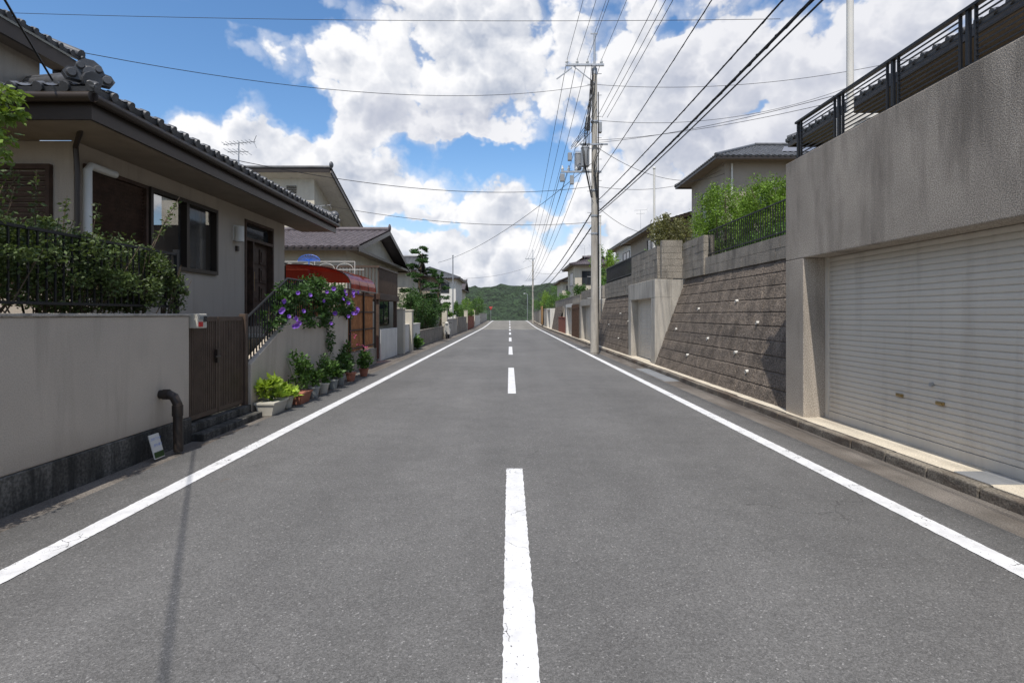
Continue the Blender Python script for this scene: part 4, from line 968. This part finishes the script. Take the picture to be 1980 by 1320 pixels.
for x_, y_, h_ in ((5.6, 22, 7.2), (4.55, 28.5, 6.5)):
    b = MB(); b.cyl((x_, y_, 2.3), (x_, y_, h_), .045, .04, 12); b.ell((x_, y_, h_), (.06, .06, .06), 10, 6)
    b.make('metal_post', PVCW, label='slim white metal post on the terrace edge', cat='post', smooth=True)
antenna((12, 52, 9.2), 1.9, 'television antenna above a cream house'); antenna((9, 68, 8.2), 1.6, 'television antenna above a pale hip-roofed house')

# ================================================================== poles and wires
def utility_pole(x, y, h, full=True, zb=0):
    t = thing('utility_pole', 'tall weathered concrete utility pole with crossarm and transformers' if full else 'concrete utility pole with crossarm further along the street', 'utility pole', (x, y, zb), 'utility poles along the street')
    MB().cyl((x, y, zb - .1), (x, y, zb + h - 1.4), .155, .1, 18).make('shaft', POLEM, t, smooth=True)
    a = MB(); zc = zb + h - 1.3
    a.cyl((x, y, zb + h - 1.5), (x, y, zb + h), .05, .045, 10); a.cyl((x, y, zb + h - 1.62), (x, y, zb + h - 1.38), .11, .11, 14); a.bar((x - .15, y, zb + h), (x + .12, y, zb + h), .04, .04); a.make('mast', STEEL, t)
    a = MB(); a.bar((x - 1.15, y - .15, zc), (x + .35, y - .15, zc), .08, .08); a.bar((x - .9, y - .15, zc), (x, y - .13, zc - .7), .03, .03); a.make('crossarm', STEEL, t)
    MB().bar((x - 1.5, y - .15, zc - .55), (x - .9, y - .15, zc - .1), .04, .04).make('bracket', STEEL, t)
    MB().bar((x - 1.3, y + .14, zc - 4.1), (x + .3, y + .14, zc - 4.1), .07, .07).make('crossarm', STEEL, t)
    MB().bar((x - .6, y - .16, zc - 3.1), (x + .5, y - .16, zc - 3.1), .06, .06).make('crossarm', STEEL, t)
    for z_ in (zc - 2.2, zc - 4.9, zc - 5.9, zc - 6.6): MB().cyl((x, y, z_), (x, y, z_ + .06), .15, .15, 14).make('clamp_band', STEEL, t)
    for dx, dy, dz in [(-1.1, -.15, .04), (-.7, -.15, .04), (-.3, -.15, .04), (.25, -.15, .04), (-1.25, .14, -4.06), (-1.0, .14, -4.06), (-.7, .14, -4.06), (-.4, .14, -4.06)]:
        i_ = MB(); i_.cyl((x + dx, y + dy, zc + dz), (x + dx, y + dy, zc + dz + .2), .045, .03, 10); i_.cyl((x + dx, y + dy, zc + dz + .06), (x + dx, y + dy, zc + dz + .09), .065, .065, 10)
        i_.make('insulator', PORC, t, smooth=True)
    if full:
        for dx, dy, s_ in ((-.38, -.1, .75), (-.6, .4, .65)):
            b = MB(); z_ = zc - 3.95; b.cyl((x + dx, y + dy, z_), (x + dx, y + dy, z_ + .95 * s_), .22 * s_, .22 * s_, 20); b.cyl((x + dx, y + dy, z_ + .95 * s_), (x + dx, y + dy, z_ + 1.02 * s_), .24 * s_, .18 * s_, 20)
            for k_ in range(3): b.cyl((x + dx - .08 + k_ * .08, y + dy, z_ + 1.0 * s_), (x + dx - .08 + k_ * .08, y + dy, z_ + 1.16 * s_), .028, .02, 8)
            b.make('transformer', TRANSF, t, smooth=True)
        for q in ((x - 1.35, x - 1.17, y, y + .16, zc - 4.5, zc - 4.2), (x - 1.05, x - .9, y - .1, y + .08, zc - 3.7, zc - 3.4), (x + .16, x + .28, y - .1, y + .1, zc - 2.6, zc - 2.2), (x - .34, x - .18, y - .1, y + .1, zc - 2.5, zc - 2.0), (x - .95, x - .8, y + .05, y + .2, zc - 4.6, zc - 4.25)):
            MB().box(*q).make('switch_box', TRANSF, t, bevel=.01)
        for i in range(22):
            z_ = zb + 2.2 + i * .42; s_ = 1 if i % 2 else -1; MB().cyl((x + .09 * s_, y, z_), (x + .28 * s_, y, z_), .011, n=6).make('step_bolt', STEEL, t)
        b = MB()
        for i in range(12):
            xs = x + R.uniform(-.25, .15); b.tube([(xs, y - .2, zc - R.uniform(0, 1.5)), (xs - R.uniform(0, .35), y - .28, zc - 2.2 - R.uniform(0, .5)), (x - R.uniform(0, 1), y - .2, zc - 3 - R.uniform(0, .6))], .012, 5)
        for i in range(7): q = R.uniform(-.6, .3); b.tube([(x + q, y - .2, zc - 3.1), (x + q * .5 - .2, y - .35, zc - 3.9), (x + q * .3, y - .2, zc - 5.2)], .013, 5)
        b.tube([(x + .15, y, zc - 1), (x + .17, y, zb + 1)], .02, 6); b.tube([(x + .12, y - .1, zc - 4.2), (x + .15, y - .1, zb + 3)], .025, 6)
        b.make('cable_run', CABLE, t)
        b = MB(); b.cyl((x, y, zb + .05), (x, y, zb + 1.6), .165, .158, 18); b.make('guard_sleeve', POLEM, t, smooth=True)
    return t
PX, PY, PH = 3.35, 22.4, 12.6
utility_pole(PX, PY, PH); utility_pole(3.55, 86, 11, False, gz(86)); utility_pole(3.6, -14, 12.6, True)
def wire(p0, p1, sag, r=.01, label='thin black overhead wire strung between poles', n=26, group='overhead wires'):
    p0 = Vector(p0); p1 = Vector(p1); pts = []
    for i in range(n + 1):
        t = i / n; p = p0.lerp(p1, t); p.z -= sag * 4 * t * (1 - t); pts.append(p)
    return MB().tube(pts, r, 5).make('overhead_wire', CABLE, label=label, cat='wire', group=group)
ZC = PH - 1.3
for dx in (-1.1, -.7, -.3, .25):
    wire((PX + dx, PY - .15, ZC + .2), (3.6 + dx, -14, ZC + .2), .5, .008); wire((PX + dx, PY - .15, ZC + .2), (3.55 + dx, 86, 10), 1.2, .011)
wire((PX, PY, PH), (3.6, -14, PH), .4, .008)
for dx in (-1.25, -1.0, -.7, -.4):
    wire((PX + dx, PY + .14, ZC - 3.9), (3.55 + dx, 86, 6.6), 1.1, .011)
for dx, z_ in ((.1, 10.1), (.3, 10.0), (.5, 10.2)):
    wire((PX + dx, PY, ZC - 2.0), (3.8 + dx, -14, z_), .5, .009)
def thick(p0, p1, sag, r):
    wire(p0, p1, sag, r, 'thick black bundled communication cable between poles')
    q = MB(); p0 = Vector(p0); p1 = Vector(p1); n = 260; pts = []
    for i in range(n + 1):
        t = i / n; p = p0.lerp(p1, t); p.z -= sag * 4 * t * (1 - t); a = i * 1.5; pts.append(p + Vector((math.cos(a) * r * 1.2, 0, math.sin(a) * r * 1.2)))
    q.tube(pts, r * .25, 4).make('overhead_wire', CABLE, label='thin lashing wire coiled round the bundled cable', cat='wire', group='overhead wires')
thick((3.45, PY, 6.0), (3.55, -14, 6.0), .45, .013); thick((3.5, PY, 5.6), (3.6, -14, 5.65), .4, .022); wire((3.5, PY, 5.5), (3.64, -14, 5.54), .4, .013, 'thick black bundled communication cable between poles')
thick((3.4, PY, 6.9), (3.0, -14, 7.1), .4, .01)
thick((3.5, PY, 6.0), (3.6, 86, 5.6), .9, .026); thick((3.5, PY, 5.4), (3.6, 86, 5.0), .9, .026)
wire((-14, 10.5, 7.3), (5, 10.5, 7.0), .15, .005); wire((-11, 10, 6.9), (PX, PY, 10.6), .9, .008); wire((PX, PY, 10.6), (16, 20, 11), .6, .009)
wire((PX, PY, 9.2), (15, 24, 11.4), .7, .009); wire((-7, 14, 5.4), (PX, PY, 6.6), .5, .009); wire((PX, PY, 6.6), (11, 29, 9), .5, .009)
wire((-6.5, 20, 5.4), (PX, PY + .1, 5.2), .35, .009); wire((PX, PY, 7.6), (-5, 40, 5.2), .6, .011); wire((PX, PY, 5.9), (9.6, 37, 7), .5, .01)
wire((PX, PY, 8.2), (10.8, 28.4, 8.6), .8, .01); wire((3.55, 86, 9), (-7, 70, 6), .6, .014); wire((3.55, 86, 8), (8, 66, 7), .5, .014)
wire((PX, PY, 8.4), (13, 12, 7.8), .5, .008); wire((PX, PY, 8.3), (12, 9, 7.2), .5, .008)
wire((3.95, -14, 9), (-4.98, 6.2, 4.1), .25, .011, 'thin black service wire running to the beige house')
b = MB(); b.cyl((-4.45, 44.8, 0), (-4.45, 44.8, 6.2), .06, .045, 12); b.ell((-4.45, 44.8, 6.2), (.07, .07, .05), 10, 6); b.make('metal_post', STEEL, label='grey metal service post beside the concrete wall', cat='post', smooth=True)
lp = thing('street_lamp', 'slim street lamp near the crest of the road', 'street lamp', (3.3, 104, gz(104)))
b = MB(); b.tube([(3.3, 104, gz(104)), (3.3, 104, 5.2), (3.2, 104, 5.35), (2.9, 104, 5.4)], .045, 8); b.make('pole', STEEL, lp, smooth=True); MB().ell((2.75, 104, 5.38), (.25, .12, .07)).make('lamp_head', STEEL, lp, smooth=True)
sg = thing('stop_sign', 'red triangular stop sign on a post at the road edge', 'road sign', (-3.3, 101, gz(101)))
MB().cyl((-3.3, 101, gz(101)), (-3.3, 101, 2.9), .035).make('post', STEEL, sg)
b = MB(); b.add([(-3.65, 100.93, 2.95), (-2.95, 100.93, 2.95), (-3.3, 100.93, 2.35), (-3.65, 100.95, 2.95), (-2.95, 100.95, 2.95), (-3.3, 100.95, 2.35)], [(0, 1, 2), (5, 4, 3), (0, 3, 4, 1), (1, 4, 5, 2), (2, 5, 3, 0)]); b.make('plate', RED, sg)
text('止まれ', (-3.3, 100.91, 2.74), .16, Matrix(((1, 0, 0), (0, 0, -1), (0, 1, 0))), PVCW, sg)

# ================================================================== world
W = bpy.data.worlds.new('World'); scene.world = W; W.use_nodes = True
t, N, L = W.node_tree, W.node_tree.nodes, W.node_tree.links
EL = math.radians(62); SX = .2; AZ = math.atan2(-SX, -1.0)
STR = .1
def wm(op, a, b=None, c=None):
    n = N.new('ShaderNodeMath'); n.operation = op
    for i, q in enumerate((a, b, c)):
        if q is None: continue
        if isinstance(q, (int, float)): n.inputs[i].default_value = q
        else: L.new(q, n.inputs[i])
    return n.outputs[0]
def wr(s, a, b, c, d_, smooth=True):
    n = N.new('ShaderNodeMapRange'); n.interpolation_type = 'SMOOTHSTEP' if smooth else 'LINEAR'
    for i, q in enumerate((a, b, c, d_)): n.inputs[i + 1].default_value = q
    L.new(s, n.inputs[0]); return n.outputs[0]
def wmix(f, a, b):
    n = N.new('ShaderNodeMix'); n.data_type = 'RGBA'
    L.new(f, n.inputs[0])
    for i, q in ((6, a), (7, b)):
        if isinstance(q, tuple): n.inputs[i].default_value = q
        else: L.new(q, n.inputs[i])
    return n.outputs[2]
tc = N.new('ShaderNodeTexCoord'); sx = N.new('ShaderNodeSeparateXYZ'); L.new(tc.outputs['Generated'], sx.inputs[0])
az = wm('ARCTAN2', sx.outputs[0], sx.outputs[1]); hor = wm('SQRT', wm('ADD', wm('MULTIPLY', sx.outputs[0], sx.outputs[0]), wm('MULTIPLY', sx.outputs[1], sx.outputs[1])))
V = wm('DIVIDE', sx.outputs[2], wm('MAXIMUM', hor, .2))
P = N.new('ShaderNodeCombineXYZ'); L.new(az, P.inputs[0]); L.new(V, P.inputs[1])
def vop(op, a, b, c=None):
    n = N.new('ShaderNodeVectorMath'); n.operation = op
    for i, q in enumerate((a, b, c)):
        if q is None: continue
        if isinstance(q, tuple): n.inputs[i].default_value = q
        else: L.new(q, n.inputs[i])
    return n
wn = N.new('ShaderNodeTexNoise'); wn.noise_dimensions = '2D'; wn.inputs['Scale'].default_value = 10; wn.inputs['Detail'].default_value = 4; wn.inputs['Roughness'].default_value = .6; L.new(P.outputs[0], wn.inputs['Vector'])
PW = vop('MULTIPLY_ADD', vop('SUBTRACT', wn.outputs['Color'], (.5, .5, .5)).outputs[0], (.1, .1, 0), P.outputs[0]).outputs[0]
blobs = [(150, 80, 440, 150, -.55), (470, 150, 190, 90, -.14), (600, 235, 90, 60, -.34), (970, 300, 140, 36, -.45), (1060, 350, 70, 55, -.3), (1300, 50, 45, 28, -.25), (790, 440, 130, 18, -.28),
         (830, 390, 60, 22, -.26), (540, 20, 130, 45, -.34), (900, 110, 360, 170, .28), (1540, 180, 560, 300, .34), (480, 290, 210, 95, .24), (670, 240, 100, 60, .24),
         (640, 370, 300, 75, .26), (970, 405, 160, 60, .28), (990, 530, 1100, 80, .3), (430, 90, 90, 28, .18), (860, 250, 150, 50, .32), (310, 195, 140, 50, .24), (1250, 330, 180, 120, .2)]
acc = 0.0
for px, py, rx, ry, amp in blobs:
    a_ = math.atan((px - 985) / 1100); ca = math.cos(a_); V_ = (608 - py) / 1100 * ca
    s = vop('SUBTRACT', PW, (a_, V_, 0)); m2 = vop('MULTIPLY', s.outputs[0], (1100 / rx / (ca * ca), 1100 / ry / ca, 0)); ln = N.new('ShaderNodeVectorMath'); ln.operation = 'LENGTH'; L.new(m2.outputs[0], ln.inputs[0])
    acc = wm('ADD', wr(ln.outputs['Value'], .35, 1.25, amp, 0), acc)
acc = wm('MINIMUM', acc, .29)
def detail(off, det):
    p = vop('ADD', P.outputs[0], off).outputs[0]; pw = vop('ADD', PW, off).outputs[0]
    fb = N.new('ShaderNodeTexNoise'); fb.noise_dimensions = '2D'; fb.inputs['Scale'].default_value = 5; fb.inputs['Detail'].default_value = det; fb.inputs['Roughness'].default_value = .58; L.new(p, fb.inputs['Vector'])
    o = wm('MULTIPLY', wm('SUBTRACT', fb.outputs['Fac'], .5), 1.05)
    for sc_, am in ((12, .32), (30, .17)):
        vo = N.new('ShaderNodeTexVoronoi'); vo.voronoi_dimensions = '2D'; vo.inputs['Scale'].default_value = sc_; L.new(pw, vo.inputs['Vector'])
        o = wm('ADD', o, wm('MULTIPLY', wm('SUBTRACT', .36, wm('MULTIPLY', vo.outputs['Distance'], vo.outputs['Distance'])), am))
    return o
N0 = detail((0, 0, 0), 8); N1 = detail((-.008, .026, 0), 5)
D0 = wm('ADD', acc, wm('SUBTRACT', N0, .07))
alpha = wm('MAXIMUM', wr(D0, -.02, .13, 0, 1), wr(D0, -.16, .1, 0, .45))
sh0 = wm('ADD', wm('MULTIPLY', wm('SUBTRACT', N0, N1), 3.0), .8)
shade = wr(wm('SUBTRACT', sh0, wm('MULTIPLY', wm('MAXIMUM', wm('SUBTRACT', D0, .17), 0), 1.3)), 0, 1, 0, 1, False)
ccol = wmix(shade, (.48 / STR, .53 / STR, .64 / STR, 1), (1.0 / STR, 1.0 / STR, 1.02 / STR, 1))
gb = vop('MULTIPLY', vop('SUBTRACT', PW, (math.atan(-.12), .33, 0)).outputs[0], (1100 / 190, 1100 / 70, 0)); gl_ = N.new('ShaderNodeVectorMath'); gl_.operation = 'LENGTH'; L.new(gb.outputs[0], gl_.inputs[0])
grey = wm('MULTIPLY', wm('MAXIMUM', wr(az, .05, .45, 0, .6), wr(gl_.outputs['Value'], .3, 1.3, .6, 0)), wr(N1, -.1, .3, .5, 1))
ccol = wmix(grey, ccol, (.55 / STR, .57 / STR, .67 / STR, 1))
sky = N.new('ShaderNodeTexSky'); sky.sky_type = 'NISHITA'; sky.sun_disc = False; sky.sun_elevation = EL; sky.sun_rotation = AZ % (2 * math.pi); sky.air_density = 1.0; sky.dust_density = .4; sky.ozone_density = 2.6
hs = N.new('ShaderNodeHueSaturation'); hs.inputs['Saturation'].default_value = 1.17; hs.inputs['Value'].default_value = 1.75; L.new(sky.outputs[0], hs.inputs['Color'])
haze = wr(V, .0, .3, .6, 0); skyc = wmix(haze, hs.outputs[0], (.62 / STR, .76 / STR, .95 / STR, 1))
fin = wmix(alpha, skyc, ccol)
bg = N['Background']; bg.inputs['Strength'].default_value = STR; L.new(fin, bg.inputs['Color'])
try:
    W.cycles.sampling_method = 'MANUAL'; W.cycles.sample_map_resolution = 256
except Exception: pass

sun = bpy.data.lights.new('sun', 'SUN'); sun.energy = 4.6; sun.angle = math.radians(.53); sun.color = (1, .95, .88)
so_ = bpy.data.objects.new('sun', sun); COL.objects.link(so_)
dirv = Vector((SX, 1.0, 0)).normalized() * math.cos(EL) + Vector((0, 0, -math.sin(EL)))
so_.rotation_euler = dirv.to_track_quat('-Z', 'Y').to_euler(); so_.location = (0, -20, 30)

cam = bpy.data.cameras.new('camera'); cam.lens = 20; cam.sensor_width = 36; cam.clip_end = 6000; cam.clip_start = .05
cam.shift_x = 5 / 1980; cam.shift_y = -52 / 1980
co = bpy.data.objects.new('camera', cam); co.location = (0, 0, 1.55); co.rotation_euler = (math.radians(90), 0, 0); COL.objects.link(co); scene.camera = co
scene.view_settings.view_transform = 'Standard'; scene.view_settings.look = 'None'; scene.view_settings.exposure = 0
